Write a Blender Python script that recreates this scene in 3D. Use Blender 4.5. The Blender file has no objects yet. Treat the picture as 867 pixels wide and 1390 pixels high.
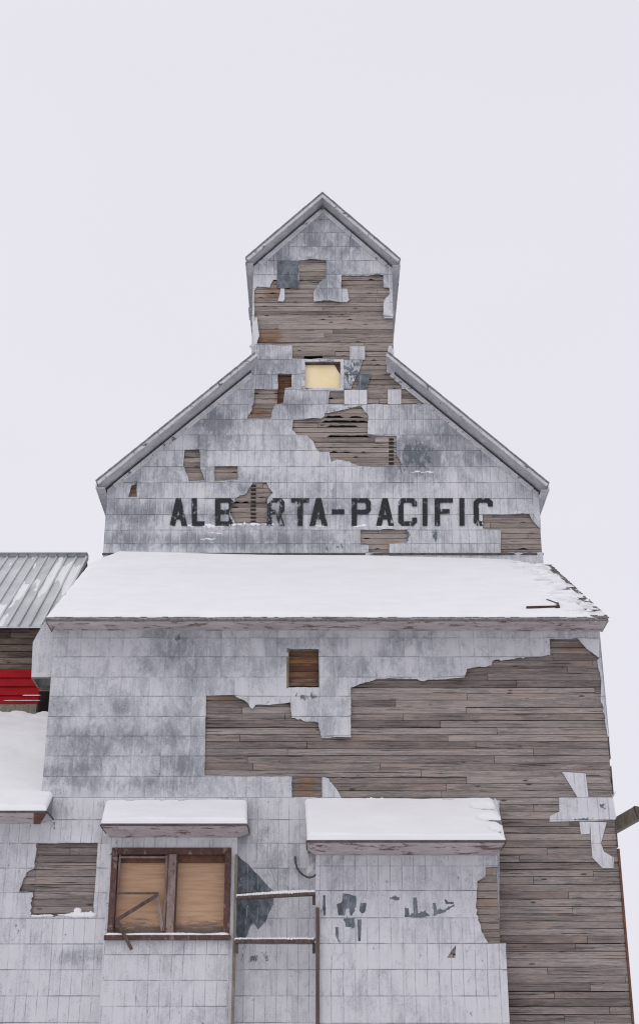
import bpy, bmesh, math, random
from mathutils import Vector, noise as mnoise
from mathutils.geometry import delaunay_2d_cdt
random.seed(11)
sc = bpy.context.scene
COL = sc.collection
# ------------------------------------------------------------------ camera model
D, CZ, F, PX, PY = 28.5, 1.6, 1890.0, 433.5, 695.0
PIT = math.radians(23.56); CP, SP = math.cos(PIT), math.sin(PIT)
def at(px, py, Y):
    """point of the vertical plane y=Y that the photograph shows at (px,py)"""
    u = (px-PX)/F; v = (PY-py)/F
    dy = CP - v*SP; t = (Y+D)/dy
    return Vector((u*t, Y, CZ + t*(SP+v*CP)))
def pix(x, y, z):
    d = Vector((x, y+D, z-CZ)); zc = d.y*CP + d.z*SP; yc = -d.y*SP + d.z*CP
    return PX + F*x/zc, PY - F*yc/zc
# ------------------------------------------------------------------ objects
def tag(o, label=None, cat=None, group=None, kind=None):
    if label: o['label'] = label
    if cat: o['category'] = cat
    if group: o['group'] = group
    if kind: o['kind'] = kind
    return o
def empty(name, loc, label, cat, group=None):
    o = bpy.data.objects.new(name, None); COL.objects.link(o); o.location = loc
    o.empty_display_size = .3
    return tag(o, label, cat, group)
def wloc(o):
    v = Vector((0,0,0))
    while o is not None: v += o.location; o = o.parent
    return v
class MB:
    def __init__(s): s.v=[]; s.f=[]; s.uv=[]; s.at={}
    def vert(s, p): s.v.append(tuple(p)); return len(s.v)-1
    def face(s, idx, uv=None): s.f.append(list(idx)); s.uv.append(uv)
    def quad(s, *ps, uv=None):
        i=[s.vert(p) for p in ps]; s.face(i, uv)
    def hexa(s, c):   # c: 8 corners: bottom 4 (ccw), top 4
        b=len(s.v); s.v += [tuple(p) for p in c]
        for f in ((0,3,2,1),(4,5,6,7),(0,1,5,4),(1,2,6,5),(2,3,7,6),(3,0,4,7)):
            s.face([b+i for i in f])
    def box(s, x0,x1,y0,y1,z0,z1):
        s.hexa([(x0,y0,z0),(x1,y0,z0),(x1,y1,z0),(x0,y1,z0),(x0,y0,z1),(x1,y0,z1),(x1,y1,z1),(x0,y1,z1)])
    def beam(s, a, b, w, h, up=(0,0,1), rnd=0):
        a=Vector(a); b=Vector(b); d=(b-a).normalized(); u=Vector(up)
        sd=d.cross(u)
        if sd.length<1e-4: sd=d.cross(Vector((0,1,0)))
        sd.normalize(); u=sd.cross(d).normalized()
        j=lambda: 1+random.uniform(-rnd,rnd)
        c=[]
        for p in (a,b):
            for (i,k) in ((-1,-1),(1,-1),(1,1),(-1,1)): c.append(p+sd*(i*w/2*j())+u*(k*h/2*j()))
        s.hexa(c)
    def setat(s, name, val, start):
        L=s.at.setdefault(name, [])
        while len(L)<start: L.append(0.0)
        while len(L)<len(s.v): L.append(val)
    def build(s, name, mat, parent=None, smooth=False, loc=None, bevel=0):
        off = wloc(parent) if parent else Vector(loc or (0,0,0))
        me=bpy.data.meshes.new(name)
        me.from_pydata([(p[0]-off.x,p[1]-off.y,p[2]-off.z) for p in s.v],[],s.f)
        if True:
            ul=me.uv_layers.new(name='UVMap'); k=0
            for f,u in zip(s.f,s.uv):
                for i in range(len(f)):
                    ul.data[k].uv = u[i] if u is not None else (0.5,0.5); k+=1
        for n,L in s.at.items():
            a=me.attributes.new(n,'FLOAT','POINT')
            while len(L)<len(s.v): L.append(0.0)
            a.data.foreach_set('value', L)
        me.materials.append(mat)
        if smooth: me.polygons.foreach_set('use_smooth',[True]*len(me.polygons))
        me.update()
        o=bpy.data.objects.new(name, me); COL.objects.link(o)
        if parent: o.parent=parent
        else: o.location=off
        if bevel:
            m=o.modifiers.new('bevel','BEVEL'); m.width=bevel; m.segments=2; m.limit_method='ANGLE'
        return o
# ------------------------------------------------------------------ materials
class NT:
    def __init__(s, name):
        m=bpy.data.materials.new(name); m.use_nodes=True; s.m=m; s.t=m.node_tree; s.t.nodes.clear()
        s.out=s.n('ShaderNodeOutputMaterial'); s.b=s.n('ShaderNodeBsdfPrincipled')
        s.l(s.b.outputs[0], s.out.inputs[0]); s.tc=s.n('ShaderNodeTexCoord')
    def n(s, k, **kw):
        x=s.t.nodes.new(k)
        for a,v in kw.items(): setattr(x,a,v)
        return x
    def l(s,a,b): s.t.links.new(a,b)
    def put(s, v, i):
        if isinstance(v,(int,float)): i.default_value=v
        elif isinstance(v,tuple): i.default_value = v+(1,) if len(v)==3 and len(i.default_value)==4 else v
        else: s.l(v,i)
    def attr(s,name): return s.n('ShaderNodeAttribute',attribute_name=name).outputs['Fac']
    def map(s, scale=(1,1,1), loc=(0,0,0), src=None):
        x=s.n('ShaderNodeMapping'); s.l(src or s.tc.outputs['Object'], x.inputs[0])
        x.inputs['Scale'].default_value=scale; x.inputs['Location'].default_value=loc; return x.outputs[0]
    def noise(s, vec, scale=1, detail=5, rough=.6, dist=0):
        x=s.n('ShaderNodeTexNoise'); s.l(vec,x.inputs['Vector'])
        x.inputs['Scale'].default_value=scale; x.inputs['Detail'].default_value=detail
        x.inputs['Roughness'].default_value=rough; x.inputs['Distortion'].default_value=dist; return x.outputs['Fac']
    def vor(s, vec, scale, feature='F1'):
        x=s.n('ShaderNodeTexVoronoi',feature=feature); s.l(vec,x.inputs['Vector']); x.inputs['Scale'].default_value=scale
        return x.outputs['Distance']
    def ma(s, op, a, b=0.0, c=None, clamp=False):
        x=s.n('ShaderNodeMath',operation=op,use_clamp=clamp); s.put(a,x.inputs[0]); s.put(b,x.inputs[1])
        if c is not None: s.put(c,x.inputs[2])
        return x.outputs[0]
    def step(s, v, lo, hi, a=0.0, b=1.0):
        x=s.n('ShaderNodeMapRange',interpolation_type='SMOOTHSTEP'); s.put(v,x.inputs[0])
        x.inputs[1].default_value=lo; x.inputs[2].default_value=hi; x.inputs[3].default_value=a; x.inputs[4].default_value=b
        return x.outputs[0]
    def mix(s, f, a, b, mode='MIX'):
        x=s.n('ShaderNodeMix',data_type='RGBA',blend_type=mode); s.put(f,x.inputs[0]); s.put(a,x.inputs[6]); s.put(b,x.inputs[7]); return x.outputs[2]
    def mul(s, col, fac):    # colour * scalar
        x=s.n('ShaderNodeVectorMath',operation='SCALE'); s.put(col,x.inputs[0]); s.put(fac,x.inputs['Scale']); return x.outputs[0]
    def ramp(s, f, stops):
        x=s.n('ShaderNodeValToRGB'); s.l(f,x.inputs[0]); e=x.color_ramp.elements
        while len(e)<len(stops): e.new(.5)
        for k,(p,c) in zip(e,stops): k.position=p; k.color=tuple(c)+(1,)
        return x.outputs[0]
    def bump(s, h, st=.3, dist=.01, nrm=None):
        x=s.n('ShaderNodeBump'); s.put(h,x.inputs['Height']); x.inputs['Strength'].default_value=st; x.inputs['Distance'].default_value=dist
        if nrm is not None: s.l(nrm,x.inputs['Normal'])
        return x.outputs[0]
    def fin(s, col, rough=.6, nrm=None, metal=0, spec=.4):
        s.put(col,s.b.inputs['Base Color']); s.put(rough,s.b.inputs['Roughness']); s.put(metal,s.b.inputs['Metallic'])
        s.put(spec,s.b.inputs['Specular IOR Level'])
        if nrm is not None: s.l(nrm,s.b.inputs['Normal'])
        return s.m

def metal_mat(name, light=(.62,.62,.645), mid=(.43,.44,.47), dark=(.20,.215,.24), contrast=1.0, ribs=1.0, streaky=.52, chips=.665):
    s=NT(name); O=s.tc.outputs['Object']
    uvn=s.n('ShaderNodeSeparateXYZ'); s.l(s.tc.outputs['UV'],uvn.inputs[0]); U,V=uvn.outputs[0],uvn.outputs[1]
    tint=s.attr('tint')
    big=s.noise(s.map((.55,.55,.42)),1.0,6,.62,.4)
    cb=s.n('ShaderNodeCombineXYZ'); s.l(s.ma('MULTIPLY',s.step(tint,.35,.9),.55),cb.inputs[0]); s.l(s.ma('MULTIPLY',tint,.6),cb.inputs[1])
    va=s.n('ShaderNodeVectorMath',operation='ADD'); s.l(O,va.inputs[0]); s.l(cb.outputs[0],va.inputs[1]); Q=va.outputs[0]
    med=s.noise(s.map((3.2,3.2,1.5),src=Q),1.0,8,.74,.6)
    streak=s.noise(s.map((17,17,1.2)),1.0,4,.7)
    fine=s.noise(O,34,5,.75)
    blot=s.noise(s.map((3.4,3.4,2.1),(11,3,6),src=Q),1,8,.80,.7)
    gr=s.attr('grime')
    f=s.ma('ADD',s.ma('MULTIPLY',big,.75),s.ma('MULTIPLY',med,1.15))
    f=s.ma('ADD',f,s.ma('MULTIPLY',s.ma('SUBTRACT',streak,.5*(1-.34/streaky*.5)),streaky))
    f=s.ma('ADD',f,s.ma('MULTIPLY',s.ma('SUBTRACT',fine,.455),.75))
    f=s.ma('ADD',f,s.ma('MULTIPLY',tint,.13))
    f=s.ma('ADD',f,s.ma('MULTIPLY',s.ma('MULTIPLY',gr,s.step(blot,.3,.62,.45,1.1)),.48))          # ~ .5*2.1 centre 1.06
    c=s.ramp(s.ma('MULTIPLY',s.ma('SUBTRACT',f,.76),1.05*contrast),[(.12,light),(.38,tuple(.72*a+.28*b for a,b in zip(light,mid))),(.55,mid),(.95,dark)])
    c=s.mix(s.step(s.ma('ADD',blot,s.ma('MULTIPLY',gr,.22)),.55,.70,0,.55),c,dark)
    c=s.mix(s.step(blot,.43,.32,0,.5),c,(.66,.66,.68))
    rr=s.step(s.noise(s.map((3.5,3.5,1.2),(2,8,1)),1,7,.78),.66,.73,0,.35); c=s.mix(rr,c,(.27,.215,.185))
    # warm dust
    du=s.step(s.noise(s.map((1.3,1.3,.5),(7,2,3)),1,5,.65),.56,.74,0,.35)
    c=s.mix(du,c,(.43,.405,.39))
    # chalk streaks
    ch=s.step(s.noise(s.map((7,7,.7),(3,1,0)),1,5,.7),.60,.72,0,.55)
    c=s.mix(ch,c,(.66,.66,.70))
    # old paint gone to bare primer, where the sheet carries it
    dk=s.attr('dark')
    pn=s.noise(s.map((6.5,6.5,3.2)),1,7,.72,.5)
    m=s.step(s.ma('ADD',dk,s.ma('MULTIPLY',s.ma('SUBTRACT',pn,.5),1.9)),.50,.60)
    m=s.ma('MULTIPLY',m,s.step(dk,.04,.16))
    sc_=s.step(s.noise(s.map((14,14,9),(4,4,4)),1,6,.8),chips,chips+.03)
    m=s.ma('MAXIMUM',m,s.ma('MULTIPLY',sc_,s.step(big,.42,.6)))
    pc=s.mix(s.noise(O,9,5,.7),(.055,.072,.09),(.17,.195,.22))
    c=s.mix(m,c,pc)
    rim=s.attr('rim'); c=s.mix(s.ma('MULTIPLY',rim,.85),c,(.06,.055,.055))
    bare=s.attr('bare')
    bc=s.mix(s.step(s.noise(s.map((5,5,3)),1,8,.78),.35,.68),(.045,.058,.072),(.19,.215,.245))
    c=s.mix(s.step(s.ma('ADD',bare,s.ma('MULTIPLY',s.ma('SUBTRACT',s.noise(s.map((11,11,5)),1,8,.80),.5),3.8)),.50,.62),c,bc)
    # ribs pressed in the sheet: dirt and rib shadow painted dark, pale line beside
    fr=s.ma('FRACT',U); near=s.ma('ABSOLUTE',s.ma('SUBTRACT',fr,.5))
    rn=s.noise(s.map((1.1,1.1,2.3),(9,9,9)),1,4,.6)
    rl=s.ma('MULTIPLY',s.step(near,.455,.487),s.step(rn,.36,.64,.04,.55*ribs))
    c=s.mix(rl,c,(.10,.105,.125))
    hl=s.ma('MULTIPLY',s.step(s.ma('ABSOLUTE',s.ma('SUBTRACT',fr,.13)),.05,.02),s.step(rn,.4,.6,.0,.30*ribs))
    c=s.mix(hl,c,(.70,.70,.74))
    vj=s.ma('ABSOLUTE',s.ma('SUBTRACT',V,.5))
    jl=s.ma('MULTIPLY',s.step(vj,.470,.492),s.step(s.noise(s.map((2,2,2),(1,5,2)),1,4,.6),.35,.65,.15,.75))  # course joints: shadow of the lap painted in as a dark line
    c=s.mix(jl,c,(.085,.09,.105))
    # rust specks / nails
    nl=s.step(s.vor(s.map((5.5,5.5,5.5)),1),.045,.03,0,.8)
    c=s.mix(nl,c,(.10,.08,.075))
    h=s.ma('ADD',s.ma('MULTIPLY',s.step(near,.38,.5),.7),s.ma('MULTIPLY',med,.9))
    h=s.ma('ADD',h,s.ma('MULTIPLY',fine,.15))
    return s.fin(c,s.step(med,.3,.7,.48,.68),s.bump(h,.55,.012),0,.35)

def wood_mat(name, light=(.40,.355,.335), mid=(.215,.183,.171), dark=(.075,.058,.053), fresh=(.33,.20,.125)):
    s=NT(name); tint=s.attr('tint'); fr=s.attr('fresh')
    cb=s.n('ShaderNodeCombineXYZ'); s.l(s.ma('MULTIPLY',tint,37.0),cb.inputs[0]); s.l(s.ma('MULTIPLY',tint,11.0),cb.inputs[1])
    va=s.n('ShaderNodeVectorMath',operation='ADD'); s.l(s.tc.outputs['Object'],va.inputs[0]); s.l(cb.outputs[0],va.inputs[1]); P=va.outputs[0]
    g1=s.noise(s.map((1.1,6,26),src=P),1,6,.68,.8)
    g2=s.noise(s.map((7,30,90),src=P),1,5,.75,.3)
    bl=s.noise(s.map((.9,1,3.0),src=P),1,4,.6)
    f=s.ma('ADD',s.ma('MULTIPLY',s.ma('SUBTRACT',g1,.12),.98),s.ma('MULTIPLY',s.ma('SUBTRACT',g2,.28),.95)); f=s.ma('ADD',f,s.ma('MULTIPLY',s.ma('SUBTRACT',bl,.12),.62)); f=s.ma('ADD',f,s.ma('MULTIPLY',s.ma('SUBTRACT',tint,.1),.30))
    c=s.ramp(s.ma('MULTIPLY',s.ma('SUBTRACT',f,.48),1.15),[(.05,dark),(.32,tuple(.6*a+.4*b for a,b in zip(mid,dark))),(.52,mid),(.88,light)])
    c=s.mix(s.step(bl,.5,.68,0,.55),c,(.32,.235,.185))
    fm=s.step(s.ma('ADD',fr,s.ma('ADD',s.ma('MULTIPLY',s.ma('SUBTRACT',g1,.5),1.5),s.ma('MULTIPLY',s.ma('SUBTRACT',tint,.5),.5))),.42,.70,0,.85)
    fm=s.ma('MULTIPLY',fm,s.step(fr,.05,.2))
    fc=s.ramp(s.ma('MULTIPLY',s.ma('SUBTRACT',f,.48),1.1),[(.1,tuple(.25*x for x in fresh)),(.5,tuple(.62*x for x in fresh)),(.9,fresh)])
    c=s.mix(fm,c,fc)
    kn=s.vor(s.map((1.3,1.3,4.6),(3,0,1),src=P),1); c=s.mix(s.step(kn,.12,.05,0,.9),c,(.045,.036,.032))
    cr=s.step(s.noise(s.map((.8,4,34),(5,5,5),src=P),1,3,.55,.6),.615,.650,0,.85); c=s.mix(cr,c,(.045,.037,.035))
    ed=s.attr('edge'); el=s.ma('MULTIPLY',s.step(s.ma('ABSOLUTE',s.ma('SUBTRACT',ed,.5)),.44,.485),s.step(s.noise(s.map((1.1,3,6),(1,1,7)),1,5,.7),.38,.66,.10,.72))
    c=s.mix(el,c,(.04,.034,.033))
    nd=s.vor(s.map((2.4,2,7.0),(0,0,3)),1); c=s.mix(s.step(nd,.055,.035,0,.9),c,(.03,.025,.024))
    pk=s.step(s.ma('FRACT',s.ma('MULTIPLY',tint,7.31)),.70,.95,0,.2); c=s.mix(pk,c,light)
    pk2=s.step(s.ma('FRACT',s.ma('MULTIPLY',tint,13.7)), .78,.95,0,.22); c=s.mix(pk2,c,tuple(1.25*a_ for a_ in dark))
    h=s.ma('ADD',g1,s.ma('MULTIPLY',g2,.6)); h=s.ma('SUBTRACT',h,s.ma('MULTIPLY',cr,.9))
    return s.fin(c,.85,s.bump(h,.6,.008),0,.2)

def simple_mat(name, a, b, scale=4, stretch=(1,1,1), rough=.7, bump=.3, chips=None, chip_t=.6, spec=.3):
    s=NT(name); n1=s.noise(s.map(stretch),scale,6,.68,.4); n2=s.noise(s.map(stretch),scale*7,4,.7)
    f=s.ma('ADD',s.ma('MULTIPLY',n1,.7),s.ma('MULTIPLY',n2,.3))
    c=s.mix(s.step(f,.32,.68),a,b)
    if chips:
        k=s.step(s.noise(s.map(stretch,(5,3,8)),scale*1.3,7,.75,.4),chip_t,chip_t+.05); c=s.mix(k,c,chips)
    return s.fin(c,rough,s.bump(f,bump,.01),0,spec)

def snow_mat():
    s=NT('snow'); O=s.tc.outputs['Object']
    n=s.noise(s.map((1.2,1.2,3)),1,6,.6); g=s.noise(O,60,4,.7)
    wind=s.noise(s.map((.7,4.5,4.5)),1.6,5,.6,.5)
    c=s.mix(s.step(n,.3,.7),(.82,.82,.835),(.86,.86,.872))
    sp=s.step(s.noise(s.map((3,9,9),(2,2,2)),3,6,.8),.73,.76,0,.5); c=s.mix(sp,c,(.45,.43,.43))
    h=s.ma('ADD',s.ma('MULTIPLY',n,1.0),s.ma('MULTIPLY',g,.10)); h=s.ma('ADD',h,s.ma('MULTIPLY',wind,.7))
    return s.fin(c,.7,s.bump(h,.3,.03),0,.25)

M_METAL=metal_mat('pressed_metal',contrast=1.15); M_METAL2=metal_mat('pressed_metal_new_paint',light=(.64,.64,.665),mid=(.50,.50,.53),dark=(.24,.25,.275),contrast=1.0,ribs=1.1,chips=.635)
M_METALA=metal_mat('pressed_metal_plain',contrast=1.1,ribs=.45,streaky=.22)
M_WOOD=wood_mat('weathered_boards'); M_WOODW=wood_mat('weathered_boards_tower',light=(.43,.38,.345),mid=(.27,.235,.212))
M_BROWN=wood_mat('brown_boards',light=(.24,.13,.075),mid=(.13,.067,.04),dark=(.05,.028,.02),fresh=(.42,.22,.11))
M_ANNEX=wood_mat('annex_boards',light=(.30,.235,.195),mid=(.155,.115,.095),dark=(.05,.036,.03))
M_SNOW=snow_mat()
M_SHINGLE=simple_mat('cedar_shingles',(.11,.10,.095),(.27,.25,.235),6,(3,1,1),.9,.6)
M_RAKE=simple_mat('grey_rake_shingles',(.15,.15,.155),(.34,.34,.35),6,(3,1,1),.9,.5)
M_TRIM=simple_mat('grey_painted_trim',(.42,.42,.44),(.66,.66,.685),3.2,(1,1,1),.65,.4,(.13,.13,.145),.575)
M_SOFFIT=simple_mat('grey_painted_soffit',(.36,.36,.385),(.55,.55,.58),3,(1,1,1),.7,.3,(.14,.14,.16),.62)
M_EAVE=simple_mat('peeling_white_boards',(.36,.315,.32),(.56,.515,.53),2.6,(.7,1.5,2),.75,.5,(.18,.115,.10),.54)
M_RUST=simple_mat('rusty_edge',(.09,.045,.03),(.20,.09,.06),6,rough=.85)
M_DARKEDGE=simple_mat('dark_drip_edge',(.05,.045,.045),(.13,.11,.105),6,rough=.85)
M_FRAME=simple_mat('red_brown_window_paint',(.062,.034,.030),(.125,.064,.055),5,(1,1,.5),.7,.5,(.22,.165,.15),.545)
M_MULL=simple_mat('worn_mullion',(.17,.11,.095),(.30,.23,.215),5,(2,1,.7),.8,.5,(.10,.05,.04),.56)
M_DARKWOOD=simple_mat('dark_stained_timber',(.055,.042,.038),(.14,.105,.09),5,(3,3,.6),.85,.5)
M_OLDWOOD=simple_mat('old_timber',(.13,.11,.085),(.27,.235,.19),5,(3,3,.6),.85,.6,(.07,.055,.045),.6)
M_INNER=simple_mat('dark_interior',(.020,.017,.015),(.045,.036,.03),4,rough=.95)  # near-black colour stands in for the unlit interior
M_CREAM=simple_mat('cream_blind',(.86,.70,.40),(.93,.79,.52),1.2,rough=.55,bump=.05)
M_RED=None
def plywood_mat():
    s=NT('plywood_board'); 
    g=s.noise(s.map((.7,1.2,11)),1.6,6,.6,.35); g2=s.noise(s.map((4,4,45)),1,4,.7,.6)
    f=s.ma('ADD',s.ma('MULTIPLY',g,.7),s.ma('MULTIPLY',g2,.3))
    c=s.ramp(f,[(.3,(.40,.235,.145)),(.5,(.51,.325,.205)),(.7,(.60,.41,.28))])
    w=s.attr('fresh')   # weather grey from the bottom edge up, plus painted head shade at the top
    wn=s.noise(s.map((1.5,1.5,8),(2,1,1)),2,6,.75,.5)
    c=s.mix(s.step(s.ma('ADD',w,s.ma('MULTIPLY',s.ma('SUBTRACT',wn,.5),1.6)),.52,.85,0,.85),c,(.135,.12,.115))
    c=s.mix(s.step(s.noise(s.map((2,2,7),(8,1,1)),3,6,.8),.65,.70,0,.7),c,(.15,.085,.055))
    return s.fin(c,.75,s.bump(f,.4,.006),0,.25)
M_PLY=plywood_mat()
def letter_mat():
    s=NT('worn_black_lettering'); O=s.tc.outputs['Object']
    n=s.noise(s.map((6,6,4)),1.3,7,.78,.4); n2=s.noise(s.map((20,20,3)),1,5,.7)
    f=s.ma('ADD',s.ma('MULTIPLY',n,.75),s.ma('MULTIPLY',n2,.25))
    gone=s.step(f,.560,.60)
    w=s.attr('worn'); gone=s.step(s.ma('ADD',f,s.ma('MULTIPLY',w,.16)),.565,.59)
    c=s.mix(s.noise(O,12,5,.7),(.006,.007,.009),(.032,.034,.040))
    s.fin(c,.65,None,0,.3)
    tr=s.n('ShaderNodeBsdfTransparent'); mx=s.n('ShaderNodeMixShader')
    s.l(gone,mx.inputs[0]); s.l(s.b.outputs[0],mx.inputs[1]); s.l(tr.outputs[0],mx.inputs[2]); s.l(mx.outputs[0],s.out.inputs[0])
    return s.m
M_LET=letter_mat()
M_SCRIB=letter_mat(); M_SCRIB.name='faded_marks'
def red_mat():
    s=NT('red_painted_siding'); O=s.tc.outputs['Object']
    n=s.noise(s.map((1,1,3)),2,6,.65)
    c=s.mix(s.step(n,.3,.7),(.25,.005,.010),(.36,.008,.014))
    c=s.mix(s.step(s.noise(s.map((2,2,9)),3,6,.75),.66,.70,0,.5),c,(.14,.02,.02))
    return s.fin(c,.6,s.bump(n,.2,.01),0,.12)
M_RED=red_mat()
def roofmetal_mat():
    s=NT('galvanised_roofing'); n=s.noise(s.map((.8,1,.5)),1.4,6,.65); tint=s.attr('tint')
    f=s.ma('ADD',n,s.ma('MULTIPLY',s.ma('SUBTRACT',tint,.5),.25))
    c=s.ramp(f,[(.3,(.46,.48,.49)),(.5,(.56,.575,.585)),(.72,(.66,.67,.675))])
    return s.fin(c,.5,s.bump(n,.2,.01),.25,.4)
M_ROOFM=roofmetal_mat()
# ------------------------------------------------------------------ geometry helpers
def inside(p, poly):
    x,z=p; c=False; n=len(poly); j=n-1
    for i in range(n):
        xi,zi=poly[i]; xj,zj=poly[j]
        if (zi>z)!=(zj>z) and x < (xj-xi)*(z-zi)/(zj-zi)+xi: c=not c
        j=i
    return c
def rough(poly, amp=.7, stp=6, seed=0):
    """break long straight cuts of a torn sheet into slightly uneven ones (pixels)"""
    r=random.Random(seed); out=[]
    n=len(poly)
    for i in range(n):
        a=poly[i]; b=poly[(i+1)%n]; L=math.hypot(b[0]-a[0],b[1]-a[1]); k=max(1,int(L/stp)); out.append(a)
        straight = abs(a[0]-b[0])<3 or abs(a[1]-b[1])<3
        am = amp*(.35 if straight else 1.3)
        for q in range(1,k):
            t=q/k+r.uniform(-.2,.2)/k
            out.append((a[0]+(b[0]-a[0])*t+r.uniform(-am,am), a[1]+(b[1]-a[1])*t+r.uniform(-am,am)))
    return out
def P2(poly, Y): return [(lambda p:(p.x,p.z))(at(x,y,Y)) for x,y in poly]
def blobs(L, px, py):
    v=0
    for b in L:
        cx,cy,rx,ry,a=b[:5]
        d=((px-cx)/rx)**2+((py-cy)/ry)**2
        if d<6: v=max(v,a*math.exp(-d))
    return v
def in_regions(p, ins, outs, isl):
    for k,(pl,br) in enumerate(isl):
        if inside(p,pl): return k+1, br
    if any(inside(p,q) for q in ins) and not any(inside(p,q) for q in outs): return 0, 0.0
    return None, 0
def sheathing(name, parent, mat, Y, ins, outs, isl, rows, cw, rib, darks=(), grimes=(), sub=(3,3), seed=1, base=.020, lift=.005, curl=.07):
    """pressed metal sheets nailed in courses over the boards: every sheet its own slightly tilted piece"""
    r=random.Random(seed)
    insw=[P2(p,Y) for p in ins]; outsw=[P2(rough(p,.95,4,seed=seed+i),Y) for i,p in enumerate(outs)]; islw=[(P2(rough(p,.4,seed=50+i),Y),b) for i,(p,b) in enumerate(isl)]
    xs=[q[0] for p in insw for q in p]; zs=[q[1] for p in insw for q in p]
    x0,x1,z0,z1=min(xs),max(xs),min(zs),max(zs)
    rz=sorted(at(433,y,Y).z for y in rows); rz=[z for z in rz if z0-.0<z<z1]
    rz=[z0-.01]+rz+[z1+.01]
    V=[];E=[]
    def addpoly(pl):
        b=len(V); V.extend(Vector(p) for p in pl); n=len(pl); E.extend((b+i,b+(i+1)%n) for i in range(n))
    for p in insw+outsw+[q for q,_ in islw]: addpoly(p)
    rowinfo=[]
    for k in range(len(rz)-1):
        a,b=rz[k],rz[k+1]; off=(r.choice((0,0,0,rib,rib*2))+r.uniform(-.012,.012))%cw; rowinfo.append((a,b,off))
        # breaks
        xx=x0-cw+off; cuts=[]
        while xx<x1+cw: cuts.append(xx); xx+=cw
        allx=sorted({round(c+cw*i/sub[0],5) for c in cuts for i in range(sub[0])}); allx=[x for x in allx if x0-.02<x<x1+.02]
        zz=[a+(b-a)*i/sub[1] for i in range(sub[1]+1)]
        prev=None
        grid=[]
        for z in zz:
            base_i=len(V); V.extend(Vector((x,z)) for x in allx); grid.append(base_i)
            E.extend((base_i+i,base_i+i+1) for i in range(len(allx)-1))
        for j in range(sub[1]):
            E.extend((grid[j]+i,grid[j+1]+i) for i in range(len(allx)))
    vo,eo,fo,_,_,_=delaunay_2d_cdt(V,E,[],0,1e-5)
    mb=MB(); vid={}; rs={}; orig={}; vorig={}
    tint=[];dk=[];gr=[];br=[]
    edgehole=[p for pl in outsw for p in pl]
    def tileof(c):
        for k,(a,b,off) in enumerate(rowinfo):
            if a<=c[1]<b: return k, math.floor((c[0]-x0+cw-off)/cw)
        return -1,0
    for f in fo:
        c=sum((vo[i] for i in f),Vector((0,0)))/len(f)
        reg,bare=in_regions((c.x,c.y),insw,outsw,islw)
        if reg is None: continue
        k,cidx=tileof(c)
        if k<0: continue
        key=(k,cidx,reg)
        k2=(k,cidx)
        if k2 not in rs:
            rs[k2]=(r.random(), r.uniform(-.0015,.0015), r.uniform(.3,1.3), r.uniform(-.0012,.0012))
        T=rs[k2]; a,b,off=rowinfo[k]
        ids=[];uv=[]
        for i in f:
            p=vo[i]; kk=(i,key)
            v=min(max((p.y-a)/(b-a),0),1)
            if kk not in vid:
                cx=(p.x-x0+cw-off)/cw-cidx
                y=-(base+lift*(1-v)*T[2]+ .003+T[1]*0.6+T[3]*(cx-.5)*2)
                y-=.006*max(0,mnoise.noise(Vector((p.x*1.7,p.y*1.7,seed))))
                # torn edges curl away from the boards
                dm=9
                for q in edgehole:
                    d=(q[0]-p.x)**2+(q[1]-p.y)**2
                    if d<dm: dm=d
                dm=math.sqrt(dm)
                if dm<.14:
                    cn=max(0,mnoise.noise(Vector((p.x*2.1,p.y*2.1,seed+5)))+.05)
                    y-=curl*cn*(1-dm/.14)**1.3*2
                vid[kk]=mb.vert((p.x,Y+y,p.y)); vorig[vid[kk]]=i
                px_,py_=pix(p.x,Y,p.y)
                tint.append(T[0]); dk.append(blobs(darks,px_,py_)); gr.append(blobs(grimes,px_,py_)); br.append(bare)
            ids.append(vid[kk]); uv.append(((p.x+off)/rib, v))
        mb.face(ids,uv)
    # orientation toward -Y
    for i,f in enumerate(mb.f):
        a,b,c=[Vector(mb.v[q]) for q in f[:3]]
        if (b-a).cross(c-a).y>0: f.reverse(); mb.uv[i].reverse()
    cnt={}
    for f in mb.f:
        for i in range(len(f)):
            oe=tuple(sorted((vorig[f[i]],vorig[f[(i+1)%len(f)]]))); orig[oe]=orig.get(oe,0)+1
            e=(f[i],f[(i+1)%len(f)]); cnt[tuple(sorted(e))]=cnt.get(tuple(sorted(e)),[])+[e]
    nv={}; rimv=[0.0]*len(mb.v)
    for k_,es in list(cnt.items()):
        if len(es)==1:
            a,b=es[0]
            tr=orig[tuple(sorted((vorig[a],vorig[b])))]==1
            dep=.016 if tr else .006
            q4=[]
            for q,dd in ((b,0),(a,0),(a,dep),(b,dep)):
                p=mb.v[q]; q4.append(mb.vert((p[0],p[1]+dd,p[2]))); tint.append(tint[q]); dk.append(dk[q]); gr.append(gr[q]); br.append(br[q]); rimv.append(1.0 if tr else .3)
            mb.face(q4,[(.5,.5)]*4)
    mb.at={'tint':tint,'dark':dk,'grime':gr,'bare':br,'rim':rimv}
    return mb.build(name,mat,parent)

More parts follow.
